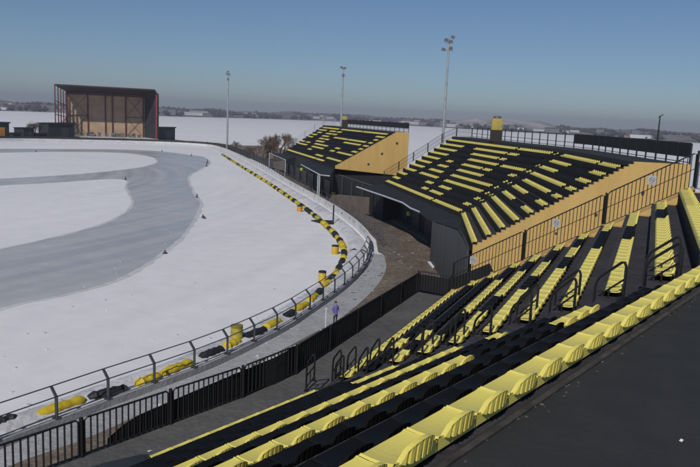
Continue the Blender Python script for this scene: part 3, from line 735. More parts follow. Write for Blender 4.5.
# black gate wall between far and middle stands, with the brown ledge
gw=empty('gate_wall',(0,100,0)); a=(FARF[0][0]+.6,FARF[0][1]-.6); b=outp(C2,-11,.4)
m=MB(); m.beam((a[0],a[1],1.9),(b[0]+.6,b[1]+.8,1.9),.2,3.8); local(m,gw).build('panels',BLK,gw)
for t in (.15,.4,.65,.9):
    p=lerp(a,b,t); m=MB(); m.beam((p[0]-.2,p[1]-.2,0),(p[0]-.2,p[1]-.2,3.9),.14); local(m,gw).build('post',mat('dark_post',(.03,.03,.032),.6),gw)
m=MB(); m.beam((a[0],a[1],3.85),(b[0]+.6,b[1]+.8,3.85),.3,.08); local(m,gw).build('top_rail',GRL,gw)
tag(gw,'tall black gate wall closing the gap between the far and middle stands','wall')
lw=empty('retaining_wall',(*at(322,198),0)); a=at(321,200); b=at(360,213); c=at(360,213)
m=MB(); m.prism([at(326,200),at(360,213.5),(at(360,213.5)[0]+1.2,at(360,213.5)[1]+.5),(at(326,200)[0]+1.5,at(326,200)[1]+.5)],0,[.9,2.2,2.2,.9]); local(m,lw).build('ramp_side',mat('brown_render',(.17,.135,.115),.9,.3,.8),lw)
tag(lw,'low brown ramp wall in front of the black gate wall','wall')
# pavement ledge along the foot of the middle stand
pvm=MB(); pv=[at(352,203),at(372,211),at(395,223),at(418,236.5),at(427,243)]; pin=[(p[0]+3.2,p[1]+.8) for p in pv]
pvm.prism(pv+pin[::-1],0,.14); o=pvm.build('pavement',mat('pavement_dusty',(.21,.18,.16),.9,.35,.7,.5,3)); tag(o,kind='structure')
#---------------------------------------------------------------- back railings with banners
def back_rail(name,pts,z,h,step,b0,b1,label,bz0=.5,bz1=1.15,text=True,seed=1):
    P3=[(p[0],p[1],z) for p in pts]; root=empty(name,P3[0]); L=path_len(P3); n=round(L/step); Q=[along(P3,i*L/n)[0] for i in range(n+1)]
    r=MB()
    for i,q in enumerate(Q):
        b=MB(); b.beam((q[0],q[1],z),(q[0],q[1],z+h),.09); local(b,root).build('post',BRL,root)
        if i<n:
            e=Q[i+1]
            for zz in (h-.03,.12,.5): r.tube([(q[0],q[1],z+zz),(e[0],e[1],z+zz)],.028,5)
            t=(i+.5)/n
            if b0<=t<=b1:
                u=unit(q,e); nx,ny=-u[1],u[0]
                m=MB(); m.beam((q[0]+u[0]*.05,q[1]+u[1]*.05,z+(bz0+bz1)/2),(e[0]-u[0]*.05,e[1]-u[1]*.05,z+(bz0+bz1)/2),.03,bz1-bz0); local(m,root).build('banner',BNR,root)
    local(r,root).build('rails',BRL,root); tag(root,label,'railing'); return Q
back_rail('deck_back_railing',MB_BACK,10.84,1.28,1.9,-1,.46,'black railing with dark banner boards along the top of the middle stand',bz0=.42,bz1=1.32)
back_rail('deck_back_railing',[lerp(FB[0],FB[1],-.0),lerp(FB[0],FB[1],.78)],10.72,1.5,2.2,-1,2,'black banner railing along the top of the farthest stand',bz0=.62,bz1=1.5)
# sloping side railings with mesh
def side_rail(f,b,z0,z1,label,m,h=1.15,step=2.4,deck=None):
    pts=[(*f,z0),(*b,z1)]+([(*deck,z1)] if deck else [])
    root,Q=railing('side_railing',pts,h,step,.11,label,m=m,mid=True,bar_w=.012,post_w=.08,bottom=.1)
e=unit(C1,C2); side_rail((C2[0]+e[0]*.3,C2[1]+e[1]*.3),(mid_line(-1)[2][0]+e[0]*.3,mid_line(-1)[2][1]+e[1]*.3),5.1,10.84,'fine barred railing climbing the far side of the middle stand',BRL,deck=MB_BACK[2])
e=unit(*FARF); side_rail((FARF[1][0]+e[0]*.3,FARF[1][1]+e[1]*.3),(far_line(-1)[1][0]+e[0]*.3,far_line(-1)[1][1]+e[1]*.3),4.9,10.72,'pale barred railing climbing the far side of the farthest stand',GALV,h=1.5,deck=FB[1])
#---------------------------------------------------------------- things on the decks
def booth(x,y,z,w,h,label,pl=1.1):
    root=empty('yellow_booth',(x,y,z),R(-8))
    m=MB(); m.box((0,0,h/2),(w/2,w/2,h/2)); m.build('body',mat('booth_yellow',(.42,.33,.07),.6,.25,1.2),root,bevel=.04)
    m=MB(); m.box((0,0,-pl/2),(w/2+.06,w/2+.06,pl/2)); m.build('plinth',mat('booth_brown',(.025,.018,.015),.8),root)
    m=MB(); m.tube([(0,0,h),(0,0,h+.05),(0,0,h+.2),(0,0,h+.28)],[w*.30,w*.42,w*.38,w*.12],12); m.build('vent_cap',mat('vent_grey',(.10,.10,.11),.5),root,smooth=True)
    tag(root,label,'booth')
bx=at(497,142,10.84); bl=lerp(MB_BACK[1],MB_BACK[2],.12)
booth(15.75,81.,12.05,1.15,1.3,pl=1.2,label='yellow booth with a rounded grey cap behind the top of the middle stand')
b2=lerp(FB[0],FB[1],.83); booth(b2[0]+.1,b2[1],12.1,1.0,.75,pl=1.4,label='small yellow booth at the far end of the farthest stand')
# round green-yellow lamps under the canopies
def ball(px,py,z,r,label):
    p=at(px,py,z); root=empty('round_sign',(p[0],p[1],z)); m=MB()
    m.tube([(0,0,-r),(0,0,-r*.7),(0,0,0),(0,0,r*.7),(0,0,r)],[.02,r*.72,r,r*.72,.02],14); m.build('globe',mat('lime_globe',(.34,.38,.05),.6),root,smooth=True)
    m=MB(); m.tube([(0,0,r*.8),(0,0,r+.35)],.03,6); m.build('hanger',BRL,root); tag(root,label,'lamp')
ball(409,213.5,2.75,.30,'lime yellow globe hanging under the canopy of the middle stand')
ball(301.5,169.5,3.6,.30,'lime yellow globe hanging at the canopy corner of the farthest stand')
#---------------------------------------------------------------- light masts
def mast(x,y,h,r,heads,label,z=0,sc=1.):
    root=empty('light_mast',(x,y,z)); m=MB(); m.tube([(0,0,0),(0,0,h*.5),(0,0,h)],[r,r*.8,r*.55],12); m.build('pole',GALV,root,smooth=True)
    b=MB(); b.box((0,0,.2),(r*2,r*2,.2)); b.build('base',CONC,root)
    b=MB()
    for dz in (h-1.6*sc,h-.5*sc): b.beam((-.7*sc,0,dz),(.7*sc,0,dz),.08)
    for k in range(6): b.beam((0,-r*.8,2+k*1.1*sc),(0,-r-.25,2+k*1.1*sc),.03)
    ca=b.build('cross_arm',GALV,root)
    for (dx,dz,tilt) in heads:
        f=MB(); M=Matrix.Translation((dx*sc,-.3*sc,h+dz*sc))@Matrix.Rotation(tilt,4,'Y')@Matrix.Rotation(R(25),4,'X')
        f.box(None,(.26*sc,.10*sc,.20*sc),mat4=M); f.beam((dx*sc*.4,0,h+dz*sc-.1),(dx*sc,-.25*sc,h+dz*sc),.05*sc); f.build('floodlight',mat('lamp_grey',(.18,.19,.20),.4),ca)
    tag(root,label,'light mast')
H3=[(-.75,-1.5,.2),(.25,-1.3,-.2),(.2,-.4,.1),(.45,.2,.4),(-.45,-.2,0)]
p=at(227,149.5); D=math.hypot(*p); mast(p[0],p[1],H+35.5*D/720.,.36,[(-.3,0,0),(.3,-.1,0),(0,-1.3,0),(0,.5,0)],'slim grey floodlight mast standing alone at the far corner of the track',sc=1.3)
mast(-3.6,188,H+46.5*188/720.,.34,[(-.35,.1,0),(.3,0,0),(.05,-1.4,0)],'grey floodlight mast rising behind the farthest stand',sc=1.25)
mast(12.6,103.5,H+78.5*104/720.,.24,H3,'tall grey floodlight mast rising behind the middle stand',sc=1.0)
an=empty('aerial_pole',(25.3,60.8,0)); m=MB(); m.tube([(0,0,0),(0,0,12.5),(0,0,14.05)],[.09,.07,.05],8); m.build('pole',BRL,an); m=MB(); m.beam((-.1,0,13.9),(.25,0,14.15),.06); m.build('aerial',BRL,an); tag(an,'thin dark aerial pole behind the banner railing of the middle stand','pole')
# small flag post and white post near the fence
def post(px,py,h,r,m,label,name='marker_post'):
    x,y=at(px,py); o=empty(name,(x,y,0)); b=MB(); b.tube([(0,0,0),(0,0,h)],r,8); b.build('shaft',m,o); b=MB(); b.tube([(0,0,h),(0,0,h+.05)],[r*1.4,r*.6],8); b.build('cap',m,o); tag(o,label,'post')
post(325.5,330,1.35,.035,WHITE,'thin white post beside the person at the fence')
post(333,224.5,2.3,.09,BC,'black post standing at the white barrier on the bend')
post(311,191.5,1.6,.08,BC,'short dark post at the white barrier below the farthest stand')
ob=empty('folded_tarpaulin',(*at(321,222.8),0)); m=MB(); m.prism([(-1.6,-.35),(1.4,-.5),(1.6,.5),(-1.2,.3)],0,[.12,.4,.5,.2]); m.build('sheet',BC,ob,rz=-.9); tag(ob,'black tarpaulin lying at the foot of the black barrier post','tarpaulin')
# course cones on the ice edge
for n_,(px,py,h_) in enumerate(((165,253.5,.34),(203,217.5,.40),(204.5,218.5,.3),(206.5,166.5,1.1),(207.5,163,1.0),(191.5,156,.7),(162,151.5,.6),(125.5,180,.6),(36,152,.5),(197,197.5,.6))):
    x,y=at(px,py); o=empty('course_marker',(x,y,.012)); m=MB(); m.tube([(0,0,0),(0,0,h_*.8),(0,0,h_)],[.16,.06,.03],10); m.build('cone',mat('cone_dark',(.06,.04,.05),.6),o); b=MB(); b.box((0,0,.02),(.2,.2,.02)); b.build('foot',BC,o)
    where=['alone on the near edge of the ice','on the ice bend, larger of a pair','on the ice bend, smaller of a pair','taller one at the pointed tip of the ice','behind the tall one at the tip of the ice','at the upper edge of the ice by the tip','on the far edge of the ice below the dark shed','at the corner of the snowy infield','on the far ice edge at left','at the notch of the snow edge'][n_]
    tag(o,'small dark course marker '+where,'marker','course markers on the ice')
# white paper scrap / snow patch at the foot of the cladding
m=MB(); q=[at(427.5,262.8),at(440.5,264.2),at(433,269.5)]; m.prism(q,0.02,.14); o=m.build('snow_heap',SNOW); tag(o,'small wedge of white snow at the foot of the grey cladding','snow heap')
# dark box on the walkway bottom-left
bxp=at(125,462,WZ+.9); bb=empty('walkway_box',(bxp[0],bxp[1],WZ),R(35)); m=MB(); m.box((0,0,.38),(.52,.32,.38)); m.build('body',mat('box_dark',(.03,.031,.034),.55,.2,3),bb,bevel=.05); m=MB(); m.prism([(-.55,-.34),(.55,-.34),(.55,.34),(-.55,.34)],.76,.80); m.prism([(-.42,-.24),(.42,-.24),(.42,.24),(-.42,.24)],.80,.87); m.build('lid',mat('box_dark',(.03,.03,.03)),bb,bevel=.04); tag(bb,'dark grey lidded box standing on the walkway at the lower left','box')
# free-standing low handrail, bottom-left
#---------------------------------------------------------------- litter / debris in the yard
dbr=MB(); rnd=random.Random(11)
for k in range(260):
    px=rnd.uniform(352,432); py=rnd.uniform(222,300)
    x,y=at(px,py)
    if proj(x,y,0)[0]<378 and py<262: continue
    s_=rnd.uniform(.03,.09); dbr.box((x,y,s_*.3),(s_*rnd.uniform(.8,2.5),s_*.6,s_*.35),rnd.uniform(0,3.1),mi=0 if rnd.random()<.75 else 1)
o=dbr.build('rubble',[DIRT,CONC]); tag(o,'scattered brick and concrete rubble over the brown yard','rubble',kind='stuff')
sn=MB()
for k in range(240):
    t=rnd.random(); px=215+t*150; py=391-t*62+rnd.uniform(-7,6)-18*t*(1-t)
    x,y=at(px,py); s_=rnd.uniform(.06,.22); n=6
    ring=[(x+s_*math.cos(2*math.pi*j/n)*rnd.uniform(.7,1.2),y+s_*math.sin(2*math.pi*j/n)*rnd.uniform(.7,1.2)) for j in range(n)]
    sn.prism(ring,0,[s_*rnd.uniform(.2,.5) for _ in ring])
o=sn.build('snow_lumps',RIM); tag(o,'dirty snow lumps left along the path outside the fence','snow lumps',kind='stuff')
cl=MB(); rnd=random.Random(21)
for k in range(420):
    px=rnd.uniform(0,330); py=rnd.uniform(215,430)
    if py>440-px*.36 or rnd.random()<.35: 
        t=rnd.random(); q=along(rim,rnd.uniform(0,Lr*.55))[0]; a_=rnd.uniform(0,6.28); r_=rnd.uniform(.3,3.2)**1.2; x,y=q[0]+r_*math.cos(a_),q[1]+r_*math.sin(a_)
    else:
        if rnd.random()<.6: continue
        x,y=at(px,py)
    s_=rnd.uniform(.03,.11); n=6; ring=[(x+s_*math.cos(6.283*j/n)*rnd.uniform(.7,1.3),y+s_*math.sin(6.283*j/n)*rnd.uniform(.7,1.3)) for j in range(n)]
    cl.prism(ring,0.0,[s_*rnd.uniform(.15,.6) for _ in ring])
o=cl.build('snow_clods',RIM); tag(o,'loose snow clods scattered along the rim and over the snowy track','snow clods',kind='stuff')
# litter and grit on the near platform and walkway
lit=MB(); dl=[]
for k in list(range(90))+list(range(110,130)):
    u_=rnd.uniform(.0,1)
    if k<90:
        al_=rnd.uniform(2,12); p=loc(YA,2.12-.14*(12.2-al_)/15.2-abs(rnd.gauss(0,.05)),al_); z=10.736
    elif k<100: p=at(rnd.uniform(480,700),rnd.uniform(330,467),10.735); z=10.736
    else: p=loc(YA,rnd.uniform(11.7,13.0),rnd.uniform(4,14)); z=WZ+.001
    s_=rnd.uniform(.003,.009)*(2 if k>=100 else 1); lit.box((p[0],p[1],z+s_*.3),(s_*rnd.uniform(.8,2.2),s_,s_*.3),rnd.uniform(0,3))
o=lit.build('litter',mat('grit_pale',(.16,.15,.145),.9,.5,20)); tag(o,'pale grit and scraps along the platform edge and the walkway','litter',kind='stuff')
for (px,py,z,lab,sz) in ((682,441,10.736,'white paper scrap lying on the dark near platform',.022),(150,451,WZ+.002,'pale paper scrap lying on the grey walkway',.05)):
    p=at(px,py,z); o=empty('paper_scrap',(p[0],p[1],z),.7); m=MB(); m.add([(-sz,-sz*.4,.002),(0,-sz*.5,.012),(sz,-sz*.3,.004),(sz*.9,sz*.4,.002),(0,sz*.4,.015),(-sz,sz*.5,.004),(-sz,-sz*.4,-.001),(sz,-sz*.3,-.001),(sz*.9,sz*.4,-.001),(-sz,sz*.5,-.001)],[(0,1,4,5),(1,2,3,4),(6,9,8,7)]); m.build('paper',WHITE,o); tag(o,lab,'paper scrap')
#---------------------------------------------------------------- stage pavilion
pc=at(108,140.3); Dp=math.hypot(*pc); pyaw=math.atan2(pc[0],pc[1])
pav=empty('stage_pavilion',(pc[0],pc[1],0),-pyaw+R(3)); k_=Dp/720.
Wf=45.5*k_; Wb=36.2*k_; Hf=49.5*k_; Hb=43.5*k_; DP=11.
m=MB(); m.prism([(-Wf,-1.5),(Wf,-1.5),(Wb,DP+1),(-Wb,DP+1)],0,1.0); m.build('stage_floor',mat('stage_snowy',(.55,.55,.56),.8,.3,.5),pav)
m=MB(); m.box((0,DP+.15,Hb/2+.5),(Wb,.15,Hb/2-.5)); m.build('back_wall',BEIGE,pav)
m=MB(); m.add([(-Wf,0,Hf),(Wf*.94,0,Hf),(Wf,0,Hf-1.6),(Wb,DP+.3,Hb-1),(Wb*.96,DP+.3,Hb+.5),(-Wb,DP+.3,Hb+.5)]+[(-Wf,0,Hf-.5),(Wf*.94,0,Hf-.5),(Wf,0,Hf-2.0),(Wb,DP+.3,Hb-1.4),(Wb*.96,DP+.3,Hb),(-Wb,DP+.3,Hb)],[(0,1,4,5),(1,2,3,4),(11,10,7,6),(10,9,8,7),(0,6,7,1),(1,7,8,2),(2,8,9,3),(3,9,10,4),(4,10,11,5),(5,11,6,0)]); m.build('roof',ROOFD,pav)
m=MB(); m.add([(Wf,0,0),(Wf,0,Hf-1.6),(Wb,DP+.3,Hb-1),(Wb,DP+.3,0),(Wf+.4,0,0),(Wf+.4,0,Hf-1.6),(Wb+.4,DP+.3,Hb-1),(Wb+.4,DP+.3,0)],[(0,1,2,3),(7,6,5,4),(0,4,5,1),(1,5,6,2),(2,6,7,3)]); m.build('side_wall',SHED,pav)
m=MB(); m.beam((Wf-.5,-.1,.9),(Wf-.5,-.1,Hf-2.),.8,.6); m.build('front_column',REDB,pav)
for t in (0,.28,.52,.76,1.):
    x=-Wf+(Wf-Wb)*t; y=DP*t; h=Hf+(Hb-Hf)*t-.3; m=MB(); m.beam((x,y,.5),(x,y,h),.42); m.build('side_column',REDM,pav)
    m=MB()
for q in (.2,.45,.7): 
    m.beam((-Wf,0,Hf*q),(-Wb,DP,Hb*q),.2)
m.beam((-Wf,0,.8),(-Wb,DP,Hb*.45),.18); m.build('side_bracing',REDM,pav)
for x in (-.98,-.46,-.02,.16,.50,.96):
    m=MB(); m.beam((x*Wb,DP-.15,1),(x*Wb,DP-.15,Hb),.45); m.build('wall_column',REDM,pav)
for s0,s1 in ((-.98,-.46),(.50,.96)):
    m=MB()
    for z0,z1 in ((1.2,Hb*.5),(Hb*.5,Hb-.6)):
        m.beam((s0*Wb,DP-.25,z0),(s1*Wb,DP-.25,z1),.10); m.beam((s0*Wb,DP-.25,z1),(s1*Wb,DP-.25,z0),.10)
    m.beam((s0*Wb,DP-.25,Hb*.5),(s1*Wb,DP-.25,Hb*.5),.18); m.build('cross_bracing',REDM,pav)
m=MB(); m.beam((-Wb,DP-.3,Hb-.5),(Wb,DP-.3,Hb-.5),.7,.7); m.build('wall_beam',REDM,pav)
rnd=random.Random(3)
m=MB()
for i in range(22):
    x=rnd.uniform(-Wb*.9,Wb*.9); m.box((x,DP-rnd.uniform(1,5),1.5),(rnd.uniform(.3,.9),.4,rnd.uniform(.4,1.1)),mi=0)
m.build('stacked_gear',mat('stage_gear',(.22,.20,.19),.8,.7,1.),pav)
tag(pav,'large open stage pavilion with beige panelled back wall and dark red steel frame','pavilion')
def shed(px0,px1,py,htpx,label,m=SHED,dep=6,front=None,snow=False):
    a=at(px0,py); b=at(px1,py); c=lerp(a,b,.5); D=math.hypot(*c); w=math.dist(a,b)/2; h=htpx*D/720.; rz=math.atan2(b[1]-a[1],b[0]-a[0])
    o=empty('shed',(c[0],c[1],0),rz); q=MB(); q.box((0,dep/2,h/2),(w,dep/2,h/2)); q.build('walls',m,o)
    q=MB(); q.prism([(-w-.3,-.4),(w+.3,-.4),(w+.3,dep+.3),(-w-.3,dep+.3)],[h]*4,[h+.45,h+.45,h+.15,h+.15]); q.build('roof',mat('roof_black',(.02,.02,.022),.7),o)
    q=MB(); q.box((w*.3,-.06,h*.4),(w*.28,.05,h*.36)); q.build('door',front or mat('shed_door',(.05,.052,.055),.6),o)
    tag(o,label,'shed'); return o
shed(48.5,74,139.8,14.5,'big dark shed directly left of the pavilion')
shed(155,175,141,12.5,'dark shed directly right of the pavilion')
shed(-12,9.5,140.6,15.5,'kiosk with an orange front at the left edge beyond the track',front=mat('kiosk_orange',(.55,.22,.03),.6))
shed(13,21,141,6.5,'small dark hut between kiosk and bare bush'); shed(24,34,140.8,11,'dark hut under the bare bush'); shed(37,47.5,140.8,6,'low dark hut beside the big dark shed')
#---------------------------------------------------------------- bare trees
def bare_tree(x,y,h,seed,label,name='bare_tree',spread=.5,levels=5,tr=.034,group=None):
    rnd=random.Random(seed); root=empty(name,(x,y,0)); tk=MB(); cr=MB()
    def br(p,d,L,r,lv):
        q=p+d*L; mid_=p+d*L*.5+Vector((rnd.uniform(-1,1),rnd.uniform(-1,1),0))*L*.06
        (tk if lv==levels else cr).tube([p,mid_,q],[r,r*.85,r*.68],5 if lv>=levels-1 else 3,caps=False)
        if lv==0: return
        n=rnd.randint(3,4) if lv>1 else 4
        for k in range(n):
            ax=Vector((rnd.uniform(-1,1),rnd.uniform(-1,1),rnd.uniform(-.3,.3))).normalized()
            nd=(Matrix.Rotation(rnd.uniform(.25,.75)*(1+spread*.4),3,ax)@d); nd.z+=.12; nd.normalize()
            st=p+d*L*rnd.uniform(.55,1.)
            br(st,nd,L*rnd.uniform(.6,.82),r*.58,lv-1)
    nst=1 if name=='bare_tree' else 5
    for s_ in range(nst):
        d0=Vector((rnd.uniform(-.15,.15),rnd.uniform(-.15,.15),1)) if nst==1 else Vector((rnd.uniform(-.7,.7),rnd.uniform(-.7,.7),1)); d0.normalize()
        br(Vector((0,0,0)),d0,h*.30,h*tr/(1 if nst==1 else 2),levels if nst==1 else levels)
    tk.build('trunk',BARK,root,smooth=True); cr.build('crown',mat('twigs',(.15,.105,.07),.9,.3,2),root)
    tag(root,label,'tree' if nst==1 else 'bush',group)
tl=[(265.5,160,9.5,'slender bare tree standing just behind the clump beside the farthest stand'),(277,158,9,'bare tree crowded behind the middle of the clump beside the farthest stand'),(283.5,157.5,9.5,'bare tree crowded behind the tallest of the clump beside the farthest stand'),(262,161,7.5,'bare brownish tree, leftmost of the clump beside the farthest stand'),(268,159.5,9,'taller bare tree second in the clump beside the farthest stand'),(274,161.5,8,'bare twiggy tree in the middle of the clump beside the farthest stand'),(280,158.5,10.5,'tallest bare tree of the clump beside the farthest stand'),(286,160,8.5,'bare tree nearest the canopy in the clump beside the farthest stand')]
for k,(px,py,h_,lab) in enumerate(tl):
    x,y=at(px,py); bare_tree(x,y,h_,20+k,lab)
x,y=at(29,139.5); bare_tree(x,y+7,8.5,41,'wide bare bush behind the small dark huts','bare_bush')
x,y=at(56,139); bare_tree(x-1,y+12,9.5,42,'bare bush showing above the big dark shed','bare_bush')
x,y=at(16,139); bare_tree(x-1,y+12,5.5,43,'low bare bush beside the orange fronted kiosk','bare_bush')
for k,(px,py,h_,lab) in enumerate(((237,151,4.5,'small bare bush by the lone mast'),(248,155.5,4,'small bare bush on the brown bank beyond the straight'),(256,157,5,'bare bush at the near foot of the tree clump'))):
    x,y=at(px,py); bare_tree(x,y,h_,60+k,lab,'bare_bush',levels=4)
# brown bank behind the straight
bk=P((236,149.5),(262,160),(292,163),(300,157),(275,146),(240,145.5)); sheet('brown_bank',bk,.016,mat('bank_brown',(.20,.15,.13),.95,col2=(.12,.09,.08),nscale=.3))
# wooden fence along the far end of the track
ff=empty('far_fence',(*kick[-40],0)); pts=offset_path(kick[32:],-3.0); L=path_len(pts); n=int(L/6)
r=MB(); 
for i in range(n):
    a=along(pts,i*L/n)[0]; b=along(pts,(i+1)*L/n)[0]; r.beam((a[0],a[1],.85),(b[0],b[1],.85),.08,1.5)
local(r,ff).build('boards',mat('dark_boards',(.06,.055,.055),.8,.5,.4),ff)
for i in range(n+1):
    a=along(pts,i*L/n)[0]; r=MB(); r.beam((a[0],a[1],0),(a[0],a[1],1.75),.16); local(r,ff).build('post',SHED,ff)
tag(ff,'long dark board fence beyond the far bend of the track','fence')
#---------------------------------------------------------------- far shore
def shore(a): # azimuth degrees -> distance
    tab=[(-60,800),(-40,930),(-26,1050),(-13.5,1250),(-2.8,1750),(5,1500),(12,1250),(25,980),(40,850),(60,800)]
    for (a0,r0),(a1,r1) in zip(tab,tab[1:]):
        if a0<=a<=a1: return r0+(r1-r0)*(a-a0)/(a1-a0)
    return 800
def hh(a,t):
    b=1.5+10*t**.8; s=.5+.5*math.sin(a*.31+1)*math.sin(a*.83+2)+.3*math.sin(a*2.1)*t
    return max(0,b*(.75+.45*s)*(1.0 if a<2 else 1.0))
m=MB(); na=240; nr=10; vs=[]
for i in range(na+1):
    a=-60+120*i/na; r0=shore(a)
    for j in range(nr):
        t=j/(nr-1); r=r0*(1+.9*t); z=-.5 if j==0 else hh(a,t)*r0/1100.*1.0
        if j==nr-1: z=hh(a,1)*r0/1100*1.15
        vs.append((r*math.sin(R(a)),r*math.cos(R(a)),z))
fs=[(i*nr+j,(i+1)*nr+j,(i+1)*nr+j+1,i*nr+j+1) for i in range(na) for j in range(nr-1)]
m.add(vs,fs); o=m.build('hills',HILL,smooth=True); tag(o,kind='structure')
# pale quarry hill on the right
m=MB(); vs=[]; qa=11.5
for i in range(25):
    for j in range(9):
        u_=i/24*2-1; v_=j/8*2-1; a=R(qa+u_*5.2); r=1750+v_*170; z=max(-1,25*(1-abs(u_)**3.5)*(1-abs(v_)**2)*(.93+.07*math.sin(i*1.1)))
        vs.append((r*math.sin(a),r*math.cos(a),z))
m.add(vs,[(i*9+j,(i+1)*9+j,(i+1)*9+j+1,i*9+j+1) for i in range(24) for j in range(8)]); o=m.build('hills',mat('pale_hill',(.42,.40,.40),.9,col2=(.22,.20,.2),nscale=.02),smooth=True); tag(o,kind='structure')
rnd=random.Random(9)
spots=[]
for k in range(86):
    a=rnd.uniform(-27,27); t=rnd.uniform(.0,.55)**1.5
    spots.append((a,t))
bearing=['at the far left','left of the pavilion','right of the pavilion','behind the lone mast','behind the farthest stand','behind the middle stand','behind the banner boards','at the far right']
protoH={}
kinds=[('pale',0,(9,6,3.2)),('brown',1,(7,6,3.)),('dark grey',2,(14,7,3.6)),('long white',3,(20,8,3.6)),('tall grey',2,(9,8,7)),('low white',3,(7,5,2.4))]
for a,t in spots:
    kd=rnd.randrange(6); nm,mi,(w_,d_,h_)=kinds[kd]; r=shore(a)*(1.01+.9*t)
    if kd not in protoH:
        q=MB(); q.box((0,0,h_/2),(w_/2,d_/2,h_/2),mi=0)
        if kd not in (3,4): q.add([(-w_/2,-d_/2,h_),(w_/2,-d_/2,h_),(w_/2,0,h_*1.5),(-w_/2,0,h_*1.5),(-w_/2,d_/2,h_),(w_/2,d_/2,h_)],[(0,1,2,3),(3,2,5,4),(0,3,4),(1,5,2)],1)
        else: q.box((0,0,h_+.2),(w_/2+.2,d_/2+.2,.2),mi=1)
        o=q.build('far_house',[HOUSEM[mi],mat('far_roof',(.10,.08,.08),.8)]); protoH[kd]=o
    else: o=protoH[kd].copy(); COL.objects.link(o)
    z=hh(a,t)*shore(a)/1100.*1.0-.4; o.location=(r*math.sin(R(a)),r*math.cos(R(a)),max(-.2,z)); o.rotation_euler[2]=-R(a)+rnd.uniform(-.3,.3); sc_=rnd.uniform(.8,1.5)*shore(a)/1100; o.scale=(sc_,sc_,sc_)
    bw=bearing[min(7,int((a+27)/54*8))]; tag(o,'tiny %s building on the hazy far shore %s'%(nm,bw),'building','%s buildings on the far shore %s'%(nm,bw))
# far woods as stuff
m=MB()
for k in range(2600):
    a=rnd.uniform(-30,30); t=rnd.random()**1.3*.95; 
    if math.sin(a*1.9+3)+math.sin(a*.7+t*6)<-.15: continue
    r=shore(a)*(1.0+.9*t); z=hh(a,t)*shore(a)/1100; s_=rnd.uniform(1.6,4.2)*shore(a)/1100; x,y=r*math.sin(R(a)),r*math.cos(R(a))
    n=5; ring=[(x+s_*1.4*math.cos(6.283*j/n)*rnd.uniform(.7,1.2),y+s_*1.4*math.sin(6.283*j/n)*rnd.uniform(.7,1.2),z+s_*rnd.uniform(.2,.8)) for j in range(n)]
    m.add(ring+[(x,y,z+s_*1.5),(x,y,z-1)],[(j,(j+1)%n,n) for j in range(n)]+[((j+1)%n,j,n+1) for j in range(n)])
o=m.build('far_wood',mat('far_trees',(.055,.048,.042),.95,.4,.02)); tag(o,'dark leafless woods and thickets strung along the hazy far shore','woods',kind='stuff')
# specks of scrub on the snow plain
#---------------------------------------------------------------- person
def person(x,y,face):
    root_loc=(x,y,0); Hn=1.46
    J={}
    me=bpy.data.meshes.new('person'); bm=bmesh.new()
    sk=[]
    def V(p,r): sk.append(r); v=bm.verts.new(Vector(p)*Hn/1.72); return v
    def chain(a,pts):
        for p,r in pts:
            v=V(p,r); bm.edges.new((a,v)); a=v
        return a
    pel=V((0,0,.92),.135)
    ch=chain(pel,[((0,0,1.08),.125),((0,0,1.28),.155),((0,-.005,1.40),.13)])
    nk=chain(ch,[((0,0,1.48),.055)])
    hd=chain(nk,[((0,-.01,1.56),.078),((0,-.015,1.645),.098),((0,-.005,1.70),.075)])
    chain(hd,[]) 
    for s in (-1,1):
        th=chain(pel,[((s*.09,0,.86),.095),((s*.10,-.01,.66),.085),((s*.105,-.015,.47),.06),((s*.108,.01,.27),.052),((s*.11,.02,.09),.038),((s*.115,-.05,.045),.042),((s*.12,-.15,.03),.035)])
        sh=chain(ch,[((s*.17,0,1.385),.068),((s*.235,.01,1.22),.052),((s*.255,.0,1.10),.045),((s*.245,-.09,.96),.038),((s*.235,-.15,.875),.026),((s*.23,-.18,.84),.028)])
        hx=s*.23
        for k,(dx,l) in enumerate(((-.024,.055),(-.008,.068),(.008,.064),(.023,.052))):
            chain(sh,[((hx+dx,-.205,.805),.010),((hx+dx*1.1,-.215,.805-l*.6),.009),((hx+dx*1.1,-.205,.805-l),.008)])
        chain(sh,[((hx-s*.035,-.20,.825),.011),((hx-s*.045,-.215,.79),.009)])
    bm.to_mesh(me); bm.free()
    o=bpy.data.objects.new('person',me); COL.objects.link(o)
    md=o.modifiers.new('skin','SKIN'); 
    for i,r in enumerate(sk): 
        d_=me.skin_vertices[0].data[i] if me.skin_vertices else None
    return o,sk,root_loc,face,Hn
